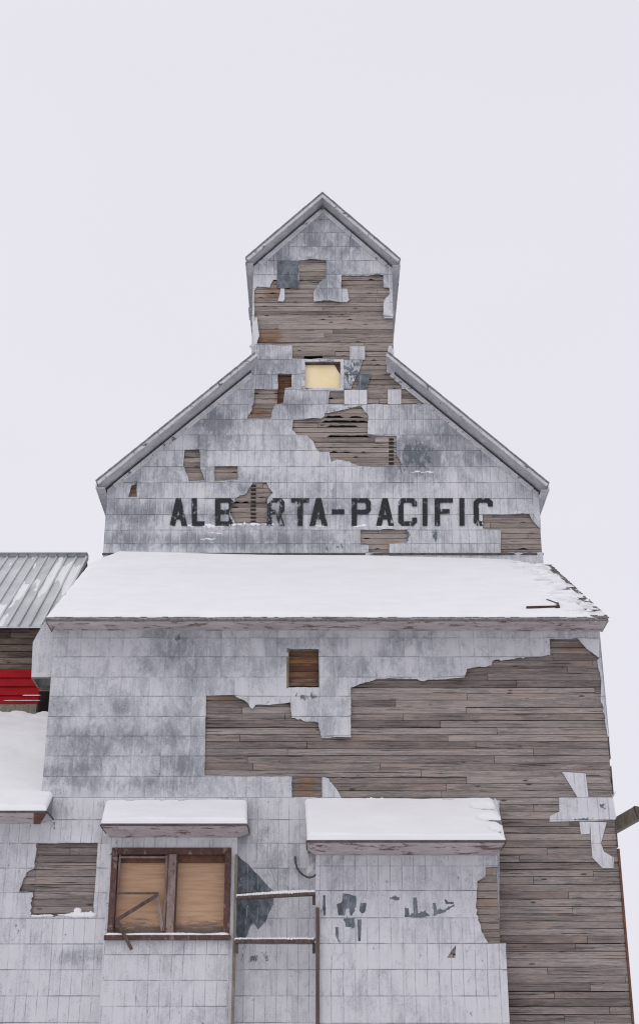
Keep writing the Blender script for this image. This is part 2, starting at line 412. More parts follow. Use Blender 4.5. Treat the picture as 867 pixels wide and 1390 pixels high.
def planks(name, parent, mat, Y, zlo, zhi, xl, xr, pitch=.14, thick=.03, cuts=(), freshes=(), seed=1, gap=.005, lens=(2.2,6.5), warp=.008, miss=(), split=0.0):
    """horizontal boards, butt-jointed; cuts = world rects (x0,x1,z0,z1) left open; miss = (x0,x1,z0,z1) rects for split laths"""
    r=random.Random(seed); mb=MB(); T=[];Fr=[];Ed=[]
    z=zlo
    while z<zhi:
        h=pitch*r.uniform(.94,1.06); z1=min(z+h,zhi); a0=max(xl(z),xl(z1)) ; b0=min(xr(z),xr(z1))
        x=min(xl(z),xl(z1))-r.uniform(0,2); end=max(xr(z),xr(z1))
        while x<end:
            L=r.uniform(*lens); s0=max(x,min(xl(z),xl(z1))); s1=min(x+L-.009,end); x+=L
            if s1-s0<.03: continue
            segs=[(s0,s1)]
            for (cx0,cx1,cz0,cz1) in list(cuts):
                if min(z1,cz1)-max(z,cz0)>.45*(z1-z):
                    ns=[]
                    for (p,q) in segs:
                        if cx1<=p or cx0>=q: ns.append((p,q)); continue
                        if cx0>p: ns.append((p,cx0))
                        if cx1<q: ns.append((cx1,q))
                    segs=ns
            t=r.random(); yo=r.uniform(0,warp); ty=r.uniform(-.003,.003)
            for (p,q) in segs:
                if q-p<.02: continue
                n=max(1,int((q-p)/(.11 if miss else .22))); b=len(mb.v); g2=gap*r.uniform(.5,1.8) if r.random()<.8 else gap*3
                ph=r.uniform(0,9)
                for i in range(n+1):
                    xx=p+(q-p)*i/n
                    wz=.0025*math.sin(xx*1.3+ph)
                    zt=z1-g2+wz; zb=z+wz
                    if split and r.random()<split: zb+=r.uniform(.01,.045)
                    for (m0,m1,mz0,mz1) in miss:
                        if m0<xx<m1 and mz0<z1 and mz1>z: zb=z+min(.075,(mz1-mz0)*r.uniform(.9,1.6))
                    xa=lambda zz: min(max(xx,xl(zz)),xr(zz))
                    for (X,Yy,Z) in ((xa(zb),Y+yo-ty,zb),(xa(zt),Y+yo+ty,zt),(xa(zt),Y+yo+thick,zt),(xa(zb),Y+yo+thick,zb)):
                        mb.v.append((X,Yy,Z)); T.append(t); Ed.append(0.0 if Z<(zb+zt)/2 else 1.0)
                        a_,b_=pix(X,Y,Z); Fr.append(blobs(freshes,a_,b_))
                for i in range(n):
                    o=b+i*4
                    for k in range(4): mb.face([o+k,o+4+k,o+4+(k+1)%4,o+(k+1)%4])
                mb.face([b,b+1,b+2,b+3]); o=b+n*4; mb.face([o+3,o+2,o+1,o])
        z=z1
    mb.at={'tint':T,'fresh':Fr,'edge':Ed}
    return mb.build(name,mat,parent)

def snow(name, parent, FL, FR, BL, BR, hfun, nx=120, ny=60, edge=.10, lip=.02, mat=None, skirt=.02):
    """snow lying on a roof slope: FL..BR corners, hfun(u,v,x,y)->depth in metres, clipped where it runs out"""
    FL,FR,BL,BR=[Vector(p) for p in (FL,FR,BL,BR)]
    def ticks(n,L):
        e=edge/L; t=[0,.12*e,.3*e,.6*e,e]; m=[e+(1-2*e)*i/n for i in range(1,n)]
        return t+m+[1-q for q in reversed(t)]
    W=(FR-FL).length; H=(BL-FL).length
    us=ticks(nx,W); vs=ticks(ny,H); nU=len(us)
    mb=MB(); hs=[]
    for v in vs:
        for u in us:
            p=(FL*(1-u)+FR*u)*(1-v)+(BL*(1-u)+BR*u)*v
            d=min(u*W,(1-u)*W,v*H); e=min(d/edge,1); e=math.sqrt(max(0,1-(1-e)**2))
            h=hfun(u,v,p.x,p.y)
            hh=h*e if h>0 else h
            hs.append(hh)
            push=lip*math.sin(min(v*H/edge,1)*math.pi) if h>0 else 0
            mb.vert((p.x,p.y-push,p.z+hh-.004))
    for j in range(len(vs)-1):
        for i in range(nU-1):
            q=[j*nU+i,j*nU+i+1,(j+1)*nU+i+1,(j+1)*nU+i]
            if max(hs[k] for k in q)>-.012: mb.face(q)
    # drop loose verts
    used=sorted({k for f in mb.f for k in f}); mp={k:i for i,k in enumerate(used)}
    mb.v=[mb.v[k] for k in used]; mb.f=[[mp[k] for k in f] for f in mb.f]
    return mb.build(name,mat or M_SNOW,parent,smooth=True)
def fn(x,y,z=0,s=1): return mnoise.noise(Vector((x*s,y*s,z)))
def frac(x,y,z=0,s=1,o=4):
    v=0;a=1
    for i in range(o): v+=a*fn(x,y,z+i*7,s*2**i); a*=.55
    return v
def lump(mb, c, rx, ry, rz, seed=0):
    bm=bmesh.new(); bmesh.ops.create_icosphere(bm,subdivisions=2,radius=1)
    b=len(mb.v)
    for v in bm.verts:
        n=1+.35*mnoise.noise(v.co*1.3+Vector((seed*3.1,seed,0)))
        mb.v.append((c[0]+v.co.x*rx*n,c[1]+v.co.y*ry*n,c[2]+v.co.z*rz*n))
    for f in bm.faces: mb.face([b+v.index for v in f.verts])
    bm.free()
def shingle_rows(mb, FL, FR, BL, BR, n_rows, w=.16, jitter=.02, ulim=(0,1), seed=3, th=.012):
    r=random.Random(seed); FL,FR,BL,BR=[Vector(p) for p in (FL,FR,BL,BR)]
    W=(FR-FL).length; nrm=(FR-FL).cross(BL-FL).normalized()
    if nrm.z<0: nrm=-nrm
    for k in range(n_rows):
        v0=k/n_rows; v1=min(1,(k+1.35)/n_rows); u=ulim[0]
        while u<ulim[1]:
            du=w*r.uniform(.6,1.3)/W; u1=min(u+du,ulim[1]+r.uniform(0,.5)*jitter/W)
            va=v0+r.uniform(-.12,.12)/n_rows if k else v0-r.uniform(0,.05)/n_rows
            def P(uu,vv,h): return (FL*(1-uu)+FR*uu)*(1-vv)+(BL*(1-uu)+BR*uu)*vv+nrm*h
            g=.004/W; l=r.uniform(.6,1.6)*th
            mb.hexa([P(u+g,va,.003+l*.3),P(u1-g,va,.003+l*.3),P(u1-g,v1,0.001),P(u+g,v1,0.001),P(u+g,va,.006+l*1.6),P(u1-g,va,.006+l*1.6),P(u1-g,v1,.004),P(u+g,v1,.004)])
            u=u1
# =================================================================== THE GRAIN ELEVATOR
YU=5.76                                            # front of the tower, behind the shed-roofed lower part
elev=empty('grain_elevator',(0,0,0),'tall weathered grain elevator clad in torn pale grey sheet metal with black lettering','building')
XL=at(76,852,0).x; XR=at(812,856,0).x
ZW=at(433,854.5,0).z                                # head of the lower wall
TXL=at(141,752,YU).x; TXR=at(735.5,756,YU).x
CXL=at(344.5,360,YU).x; CXR=at(532,400,YU).x
ZB=at(433,752,YU).z
WXL=-10.2                                           # the low wing runs out of frame
ZWING=at(30,1117,0).z
# ---- lower wall: boards
HB=at(391.5,882,0); HE=at(432.5,933.5,0); hatch=(HB.x,HE.x,HE.z,HB.z)
fr_low=[(300,950,40,9,.9),(416,1068,22,16,1.0),(775,878,34,9,.75),(420,990,30,10,.35),(350,1000,60,20,.12),(800,1195,40,30,.30),(720,1010,60,30,.12),(650,960,40,18,.10),(660,1230,18,50,.30),(90,1195,60,40,.12)]
low=planks('board_wall',elev,M_WOOD,0.0,0.0,ZW,lambda z:XL,lambda z:XR,pitch=.146,cuts=[hatch],freshes=fr_low,seed=4)
wing=planks('board_wall',elev,M_WOOD,0.0,0.0,ZWING,lambda z:WXL,lambda z:XL-.004,pitch=.146,freshes=[(90,1195,60,40,.12)],seed=9)
# small brown hatch recess
mb=MB(); T=[]
rc=planks('hatch_panel',elev,M_BROWN,.10,hatch[2]-.1,hatch[3]+.1,lambda z:hatch[0]-.08,lambda z:hatch[1]+.08,pitch=.17,seed=21,lens=(2,3),freshes=[(411,900,30,12,.7)])
mb=MB(); mb.box(hatch[0]-.035,hatch[0]+.012,-.028,.10,hatch[2]-.02,hatch[3]+.03); mb.box(hatch[0]+.012,hatch[1],.0,.10,hatch[3]-.01,hatch[3]+.03); mb.box(hatch[1],hatch[1]+.02,-.004,.10,hatch[2],hatch[3])
mb.build('hatch_frame',M_OLDWOOD,elev)
# ---- lower wall: sheet metal
rowsA=[866.3,892,919.6,945.5,973,999.5,1026.5,1054,1082.5]
rowsB=[1082.5,1113,1145,1178.7,1212,1246.6,1281.5,1316.5,1352,1388,1424,1460,1496,1534,1572,1610,1650]
H1=[(280,945),(318,945),(332,952),(343,963),(347.5,957),(365,958),(372,957),(394,955),(396,975),(432,982),(436,1002),(476,1002),(476,934),(487.6,929.6),(515,921.6),(560,922),(574,926),(581,923),(629,922),(633,909),(666,903.5),(668,897.5),(746,890),(745,869),(783,867),(794,880),(813,893),(809.6,897),(815,924),(814,948),(819,970),(822,1000),(826,1004),(900,1500),(870,1660),(677,1660),(677,1087),(466,1086),(446,1057),(437,1055),(437,1083),(396,1083),(396,1055),(278,1053)]
H2=[(50.2,1145.5),(133.8,1144.6),(131.4,1179.6),(129,1212.8),(127.3,1243.3),(42,1245),(45.2,1211.4),(27.7,1211),(36.9,1185),(47,1179.6)]
HH=[(391,881.5),(432.6,882),(433.2,933.6),(391.6,933.6)]
F1=[(762,1048),(794,1050),(798,1083),(784,1084)]; F2=[(758,1082),(831,1082.5),(835.5,1110.6),(833,1113.5),(745,1115.5),(745.5,1108),(758.5,1101.5)]
F3=[(785.6,1115.5),(800,1115.5),(800,1132),(787.6,1133)]; F4=[(800,1115.5),(822.5,1116.4),(814.8,1144.6),(818.7,1156),(832,1164),(832.8,1178.6),(816.7,1178.6),(803,1164),(801.8,1146.5)]
def rect(a,b,c,d): return [(a,b),(c,b),(c,d),(a,d)]
zsplit=at(433,1082.5,0).z
def wpoly(x0,z0,x1,z1,Y):
    return [pix(x0,Y,z0),pix(x1,Y,z0),pix(x1,Y,z1),pix(x0,Y,z1)]
gr_low=[(240,880,34,24,.7),(190,905,20,12,.5),(260,905,14,22,.6),(150,1000,80,14,.6),(100,1045,60,12,.75),(240,1040,40,20,.7),(165,960,16,14,.7),(120,1020,50,26,.55),(230,1000,40,26,.5),(90,1060,50,14,.6),(500,905,50,26,.4),(560,870,30,12,.45),(430,870,60,10,.3),(80,960,20,16,.5),(200,1065,80,10,.5),(360,985,40,20,.2),(320,900,60,20,.1)]
dk_low=[(240,872,18,16,.40),(412,944,22,10,.62),(570,880,22,14,.34),(505,905,20,18,.42),(430,872,20,6,.35),(815,1100,14,10,.45),(512,960,8,16,.28),(455,990,16,8,.3)]
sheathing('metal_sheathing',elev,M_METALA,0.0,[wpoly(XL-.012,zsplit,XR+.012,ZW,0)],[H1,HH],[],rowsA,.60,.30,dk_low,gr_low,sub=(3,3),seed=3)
XB=at(433,1100,0).x
dk_b=[(818,1092,9,8,.75),(831,1105,5,9,.7),(790,1112,30,2.5,.8),(755,1110,10,3,.6),(790,1124,5,5,.5),(808,1155,5,9,.55),(770,1052,8,4,.45),(345,1245,24,14,.7),(328,1262,12,20,.75),(345,1288,34,9,.55),(370,1290,30,6,.5),(38,1155,16,6,.55),(22,1262,5,12,.55),(33,1260,4,10,.5),(72,1120,12,7,.5),(60,1288,6,8,.5),(390,1120,10,12,.28),(350,1300,60,10,.5),(25,1300,10,16,.4),(20,1200,5,5,.4)]
gr_b=[(380,1170,40,40,.55),(340,1130,30,30,.5),(120,1300,80,14,.45),(150,1330,90,20,.3),(70,1100,60,14,.35),(380,1240,40,30,.3),(20,1270,40,20,.15)]
low_out=[H1,H2]
ins=[wpoly(WXL,0.0,XR+.012,ZWING+.003,0), wpoly(XL-.012,ZWING,XR+.012,zsplit-.004,0)]
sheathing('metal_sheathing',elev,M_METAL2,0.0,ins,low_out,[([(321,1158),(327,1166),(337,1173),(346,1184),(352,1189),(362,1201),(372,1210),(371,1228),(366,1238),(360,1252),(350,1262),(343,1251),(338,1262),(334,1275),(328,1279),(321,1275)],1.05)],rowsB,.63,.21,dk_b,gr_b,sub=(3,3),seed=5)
sheathing('loose_sheet',elev,M_METAL2,0.0,[F1,F2,F3,F4],[],[],rowsB,.63,.21,dk_b,gr_b,sub=(3,3),seed=15,base=.006)
# side and back walls of the lower body (simple sheet-metal walls, closed volume)
def sidewall(mb,x,y0,y1,z0,z1):
    mb.quad((x,y0,z0),(x,y1,z0),(x,y1,z1),(x,y0,z1),uv=[(y0/.3,0),(y1/.3,0),(y1/.3,(z1-z0)/.47),(y0/.3,(z1-z0)/.47)])
def sheetwall(name, pts, mat=M_METAL2):    # pts 2D profile in (x or y,z) given as 3D points; thin but real wall
    mb=MB(); uv=[((p[0]+p[1])/.21,(p[2]/.47)) for p in pts]; mb.quad(*pts,uv=uv); o=mb.build(name,mat,elev)
    m=o.modifiers.new('solid','SOLIDIFY'); m.thickness=.06; m.offset=0; return o
# roof line of lower shed roof
EFL=at(62,838.5,-.75); EFR=at(825,840.5,-.75); EBL=at(121,766,YU); EBR=at(746,767,YU)
EFL.z=EFR.z=(EFL.z+EFR.z)/2; EBL.z=EBR.z=(EBL.z+EBR.z)/2
def roofz(y,): return EFL.z+(EBL.z-EFL.z)*(y+.75)/(YU+.75)
for x in (XL+.05,XR-.05):
    sheetwall('side_wall',[(x,.035,0),(x,YU,0),(x,YU,roofz(YU)-.1),(x,.035,roofz(0)-.1)])
# corner board on the right edge
mb=MB(); c0=at(836,1152,-.02); mb.box(XR+.004,XR+.045,-.03,.16,0,c0.z); mb.build('corner_board',M_RUST,elev)
for (ya,yb) in ((1000,1030),(1040,1078),(1122,1150)):
    mb=MB(); mb.box(XR+.002,XR+.022,-.015,.1,at(830,yb,0).z,at(830,ya,0).z)
    mb.build('corner_board',M_DARKEDGE,elev)
# ---- lower roof
def roof_slab(name, FL,FR,BL,BR, th, mat, parent=None):
    FL,FR,BL,BR=[Vector(p) for p in (FL,FR,BL,BR)]; mb=MB(); d=Vector((0,0,-th))
    mb.hexa([FL+d,FR+d,BR+d,BL+d,FL,FR,BR,BL]); return mb.build(name,mat,parent or elev)
low_roof=roof_slab('shed_roof',EFL,EFR,EBL,EBR,.05,M_SHINGLE)
mb=MB(); shingle_rows(mb,EFL,EFR,EBL,EBR,36,.15,.05,(.90,1.0),seed=5); shingle_rows(mb,EFL,EFR,EBL+(EFL-EBL)*.95,EBR+(EFR-EBR)*.95,2,.16,.03,(0,.90),seed=6); mb.build('shingles',M_SHINGLE,low_roof)
def lowsnow(u,v,x,y):
    h=.11+.045*frac(x*.2,y*.35,1,o=2)+ .006*frac(x*1.1,y*2.2,3)
    edge=(1-u)*12.2
    rag=.26*frac(x*2.0,y*11.0,5,o=5)
    lim=.10+.42*v**2
    h=min(h,(edge-lim)*.20+rag*.9)
    if v<.03: h=min(h,(v*7.9-.02)*.8+.045+.085*frac(x*2.4,0,9))
    h+= .30*max(0,v-.86)/.14*(max(0,1-u)**.7)      # drift against the tower, deeper to the left
    h=min(h,.03+.06*frac(x*2,y*2,2)+u*12.2*.5)
    return h
snow('snow',low_roof,EFL,EFR,EBL,EBR,lowsnow,200,90,edge=.09)
# boxed eave: soffit with mitred returns, drip edge
def eave_box(name, fl, fr, wl, wr, back_l=None, back_r=None, edge_h=.05, mat=M_EAVE, edge_mat=M_DARKEDGE, parent=None):
    par=parent or elev
    mb=MB(); th=Vector((0,0,.02))
    mb.hexa([fl,fr,wr,wl,fl+th,fr+th,wr+th,wl+th])
    for f,w in ((fl,wl),(fr,wr)):
        b=Vector((f.x,w.y,f.z))
        mb.hexa([f,w,b,b+Vector((0,.002,0)),f+th,w+th,b+th,b+th+Vector((0,.002,0))])
    o=mb.build(name,mat,par)
    m2=MB(); e=Vector((0,0,edge_h)); t=Vector((0,-.022,0))
    m2.hexa([fl+t+Vector((0,0,-.006)),fr+t+Vector((0,0,-.006)),fr+Vector((0,0,-.006)),fl+Vector((0,0,-.006)),fl+t+e,fr+t+e,fr+e,fl+e])
    for f in (fl,fr):
        sx=.02 if f is fr else -.02
        b=Vector((f.x,wl.y,f.z))
        c=[f+Vector((0,-.02,-.006)),f+Vector((sx,-.02,-.006)),b+Vector((sx,0,-.006)),b+Vector((0,0,-.006))]
        m2.hexa(c+[q+e for q in c])
    m2.build('drip_edge',edge_mat,o)
    return o
fl=at(63.5,842,-.74); fr=at(824,844,-.74); wl=at(76.5,854.5,-.03); wr=at(811.5,857,-.03); fl.z=fr.z=(fl.z+fr.z)/2
eave_box('soffit',fl,fr,wl,wr,edge_h=EFL.z-.052-fl.z)
mb=MB(); mb.box(XL,XR,-.028,-.002,ZW-.03,ZW+.02); mb.build('frieze_board',M_EAVE,elev)
# broken board lying on the snow: own thing
def on_roof(px,py):   # intersection with lower roof plane
    lo,hi=-.7,YU
    for _ in range(40):
        m=(lo+hi)/2; p=at(px,py,m)
        if p.z>roofz(m)+.12: lo=m
        else: hi=m
    return at(px,py,(lo+hi)/2)
# NB the ray rises above the roof while it is in front of it and meets it once
def on_roof(px,py,lift=.1):
    best=None
    for i in range(1300):
        y=-.75+i*.005; p=at(px,py,y)
        d=abs(p.z-(roofz(y)+lift))
        if best is None or d<best[0]: best=(d,p)
    return best[1]
a=on_roof(714,826); b=on_roof(759,825); c=on_roof(742,814); d=on_roof(756,819.5)
bb=empty('broken_board',a,'broken brown board lying on the snowy shed roof near its right end','board')
mb=MB(); mb.beam(a,b,.05,.09,rnd=.15); mb.build('plank',M_BROWN,bb)
mb=MB(); mb.beam(c,d,.05,.035,rnd=.2); mb.beam(d,b+Vector((-.03,0,.03)),.05,.06,rnd=.2); mb.build('splinter',M_DARKWOOD,bb)
# ---- tower: gable outline (wall plane)
RL=at(130,653,YU-.55); RC=at(346,478.5,YU-.55)      # left rake outer line
RR=at(745,656,YU-.55); RCR=at(527,478.5,YU-.55)
# symmetric-ish roof slopes, from the outlines
KL=(RC.z-RL.z)/(RC.x-RL.x); KR=(RCR.z-RR.z)/(RR.x-RCR.x)
AP=at(437.5,261.3,YU-.45); AL=at(333,350,YU-.45); AR=at(543.5,352,YU-.45)
CL=(AP.z-AL.z)/(AP.x-AL.x); CR_=(AP.z-AR.z)/(AR.x-AP.x)
RTH=.20   # roof build-up under the outer line
def zmain(x):   # underside line of the main gable
    return min(RL.z+KL*(x-RL.x), RR.z+KR*(RR.x-x))-RTH*1.25
def zcup(x): return min(AL.z+CL*(x-AL.x), AR.z+CR_*(AR.x-x))-RTH*1.25
def inv(z,side):
    """x limit of the tower face at height z"""
    zc=zmain(CXL) if side<0 else zmain(CXR)
    base = TXL if side<0 else TXR
    if side<0:
        xm = max(TXL, RL.x+(z+RTH*1.25-RL.z)/KL)
        if xm<CXL: return xm
        return max(CXL, AL.x+(z+RTH*1.25-AL.z)/CL)
    xm=min(TXR, RR.x-(z+RTH*1.25-RR.z)/KR)
    if xm>CXR: return xm
    return min(CXR, AR.x-(z+RTH*1.25-AR.z)/CR_)
ZAP=zcup(AP.x)
win=at(414,492,YU),at(462,528,YU); wcut=(win[0].x,win[1].x,win[1].z,win[0].z)
def wr_(a,b,c,d):
    p=at(a,b,YU); q=at(c,d,YU); return (p.x,q.x,q.z,p.z)
slots=[wr_(412.5,480,438,486.5), wr_(377,508.3,396,549)]
laths=[wr_(440,566,466,568.5),wr_(475,566,492,568),wr_(446,577,478,579.5),wr_(444,587,500,589.5),wr_(458,572.5,482,575)]
sl2=[]
for k in range(10): sl2.append(wr_(340.5,658+k*5.4,347.3,661+k*5.4))
for k in range(7): sl2.append(wr_(527.5,595+k*5.4,534.3,598+k*5.4))
# short crib slots are uncut: dark blocks on the boards stand for their shade
fr_up=[(360,460,26,14,1.1),(370,398,16,12,.9),(350,560,24,9,.9),(520,735,40,12,.45),(470,548,20,10,.3),(500,420,30,12,.3),(440,445,30,12,.18),(181,666,9,10,1.0),(540,630,20,6,.5),(487,700,10,10,.0),(355,690,30,26,.12),(386,530,14,24,1.1)]
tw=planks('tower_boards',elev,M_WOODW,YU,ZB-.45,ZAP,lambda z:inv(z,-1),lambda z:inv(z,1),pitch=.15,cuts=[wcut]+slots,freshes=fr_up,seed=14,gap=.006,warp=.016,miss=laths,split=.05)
# rows of short dark blocks as slot shade (ends of the cribbing showing)
for grp in (sl2[:10],sl2[10:]):
    mb=MB()
    for (x0,x1,z0,z1) in grp: mb.box(x0,x1,YU-.006,YU+.02,z0,z1)
    mb.build('crib_slot_shade',M_INNER,elev)
planks('inner_boards',elev,M_BROWN,YU+.13,at(433,600,YU).z,at(433,475,YU).z,lambda z:at(370,500,YU).x,lambda z:at(402,500,YU).x,pitch=.16,seed=31,freshes=[(386,530,30,40,.35)])
mb=MB(); mb.box(TXL+.1,TXR-.1,YU+.22,YU+.26,ZB-.4,zmain(TXL+.1)); mb.box(-3.4,3.4,YU+.22,YU+.26,zmain(TXL+.1),zmain(-3.4)); mb.box(CXL+.1,CXR-.1,YU+.3,YU+.34,zmain(-3.4),zcup(CXL+.1)); mb.build('dark_backing',M_INNER,elev)  # dark sheet added behind the boards so their gaps read as shade
mb=MB(); mb.box(XL+.1,XR-.1,.2,.24,0,ZW); mb.build('dark_backing',M_INNER,elev)
# ---- tower sheet metal
out=[]
for z in (ZB-.42,):
    out+= [pix(TXL-.012,YU,z),pix(TXR+.012,YU,z)]
zk=RR.z-RTH*1.25-KR*(TXR-RR.x)*-1
def P(x,z): return pix(x,YU,z)
ke_r=RR.z+KR*(RR.x-TXR)-RTH*1.25; ke_l=RL.z+KL*(TXL-RL.x)-RTH*1.25
kc_r=RR.z+KR*(RR.x-CXR)-RTH*1.25; kc_l=RL.z+KL*(CXL-RL.x)-RTH*1.25
outline=[P(TXL-.012,ZB-.42),P(TXR+.012,ZB-.42),P(TXR+.012,ke_r),P(CXR+.01,kc_r),P(CXR+.01,AR.z+CR_*(AR.x-CXR)-RTH*1.25),P(AP.x,ZAP),P(CXL-.01,AL.z+CL*(CXL-AL.x)-RTH*1.25),P(CXL-.01,kc_l),P(TXL-.012,ke_l)]
U1=[(405.8,354.6),(442.5,354.6),(442.5,378),(434,384),(425.5,398),(425.5,411),(470.5,411),(474,408),(470.5,392.5),(463,392.5),(463,374.5),(519.7,375),(519.7,392),(528,392.5),(528,401),(520,409),(519.5,430.5),(532.5,431.5),(540,440),(542,470),(531,474),(526,481),(524,508),(544.4,510),(544.4,529),(582,529),(610,549.5),(497,549.5),(445,549.5),(447,532),(466,531),(465,489),(396.5,487.5),(396.5,469),(349,469),(350,458),(347,445),(345.5,432),(345,395),(349,389.5),(366,391),(371,380.5),(376,380.5),(376,391.5),(405.8,391.5)]
U2=[(377.2,508.3),(395.8,508.3),(395.8,526),(387,527.6),(384.4,548.3),(374,550),(367,569),(336,569),(344.6,550),(346,529.5),(377.2,529.5)]
U3=[(397.7,571),(436,569),(445,558),(468,553),(486.5,550.7),(493,556),(499.8,566),(498.5,591.3),(538,592.6),(538,619),(546,632),(489,634),(457,624.5),(449.4,627.7),(446.7,614),(433.5,614.4),(425.5,600.6),(416,591.3),(403,590.5),(396.3,584.7)]
U4=[(251,612),(271.3,612),(272,633.4),(278,653.7),(256.5,653.7),(249,632.7)]
U5=[(291.6,633.4),(322.6,633.4),(322.6,653.4),(291.6,653.4)]
U6=[(186.4,655.6),(186.4,675),(174.6,675),(178,665)]
U7=[(343.2,655.6),(361.7,655.6),(371,670.3),(363,679.5),(362,711),(319,711),(312,696),(319,677),(335,670)]
U8=[(654.6,699),(717,699),(723,709),(732.6,719),(750,722),(750,751),(679,751),(679,720),(654.6,718)]
U9=[(489,720),(552,720),(552,737),(528,738.6),(528,751),(500,751),(500,741),(489,740)]
isl=[(rect(474.6,470.6,495,489),0),([(465,489.5),(492,489.5),(487,505),(476,528),(465,528)],.55),([(485,508.5),(503,508.5),(500,520),(496,529.4),(485,529.4)],1.5),
     (rect(467,529.8,498,549.4),0),(rect(526,528.5,544,549.5),0),([(381,392),(386,392.5),(386.5,406.5),(384,410),(377,409.5)],0),(rect(376,354.8,405.6,373),1.6),(rect(376,373,405.6,391.3),1.6),
     ([(447,552),(470,549.8),(498,549.8),(485,552),(452,560),(441,562)],.35)]
UW=rect(414,492,462,528); PA=[]
rowsU=[299,316.5,335,354.3,373,391.8,411,430.5,450,469.5,489,509,529.5,549.5,569.7,591,612,634,655.6,677.3,699,720,738.5,751.5]
dk_u=[(566,620,26,26,.72),(556,610,14,14,.8),(545,640,14,14,.55),(478,505,14,18,.6),(585,630,14,12,.5),(517,640,5,5,.6),(560,745,10,12,.45),(590,728,6,18,.5),(632,726,6,12,.5),(655,740,5,12,.4),(553,729,7,9,.9),(450,742,10,10,.5),(470,742,12,8,.4),(300,716,40,5,.4),(430,744,20,4,.3),(640,745,10,10,.4),(478,475,10,10,.25)]
gr_u=[(425,330,34,18,.6),(380,350,22,14,.7),(450,290,30,14,.6),(470,340,30,24,.55),(440,380,20,24,.9),(290,575,30,26,.8),(275,590,12,36,.8),(285,635,16,20,.5),(370,500,30,24,.6),(350,560,40,30,.3),(400,548,30,14,.6),(215,690,40,10,.6),(180,700,40,18,.8),(340,700,90,14,.7),(300,735,150,12,.75),(180,735,40,14,.7),(600,590,34,30,.8),(560,560,22,30,.4),(640,620,24,14,.7),(480,610,14,14,.3),(300,650,70,12,.45),(330,665,16,12,.6),(220,640,30,30,.25),(430,690,60,20,.45),(560,620,50,36,.9),(520,330,20,20,.4),(365,320,20,14,.5),(440,280,20,16,.7),(500,480,16,20,.4),(540,500,12,14,.4)]
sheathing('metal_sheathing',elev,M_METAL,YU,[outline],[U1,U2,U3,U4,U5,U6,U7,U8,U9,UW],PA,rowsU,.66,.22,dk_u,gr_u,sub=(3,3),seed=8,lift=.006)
for k,(pl,br_) in enumerate(isl):
    sheathing('loose_sheet',elev,M_METAL if br_ else M_METAL2,YU-.004,[rough(pl,.5,seed=k)],[],[(rough(pl,.5,seed=k),br_)],rowsU,.66,.22,dk_u,gr_u,sub=(3,3),seed=60+k,lift=.006)
# base trim of the tower: a dark batten and the strip below it
mb=MB(); mb.box(TXL-.03,TXR+.03,YU-.05,YU-.022,ZB-.045,ZB+.01); mb.build('base_batten',M_DARKEDGE,elev)
# tower side / back walls
YT=YU+10
for x,s in ((TXL+.05,-1),(TXR-.05,1)):
    sheetwall('side_wall',[(x,YU+.04,0),(x,YT,0),(x,YT,ke_l-.02),(x,YU+.04,ke_l-.02)],M_METAL)
for x,sg in ((CXL+.05,-1),(CXR-.05,1)):
    kb=min(kc_l,kc_r)-.4; kt=(AL.z+CL*(CXL-AL.x) if sg<0 else AR.z+CR_*(AR.x-CXR))-RTH*1.25-.02
    sheetwall('side_wall',[(x,YU+.04,kb),(x,YT,kb),(x,YT,kt),(x,YU+.04,kt)],M_METAL)
mb=MB(); mb.v=[(TXL,YT,0),(TXR,YT,0),(TXR,YT,ke_r),(CXR,YT,kc_r),(CXR,YT,AR.z+CR_*(AR.x-CXR)-.3),(AP.x,YT,ZAP-.05),(CXL,YT,AL.z+CL*(CXL-AL.x)-.3),(CXL,YT,kc_l),(TXL,YT,ke_l)]
mb.face(range(9)); o=mb.build('back_wall',M_METAL,elev); m=o.modifiers.new('s','SOLIDIFY'); m.thickness=.06
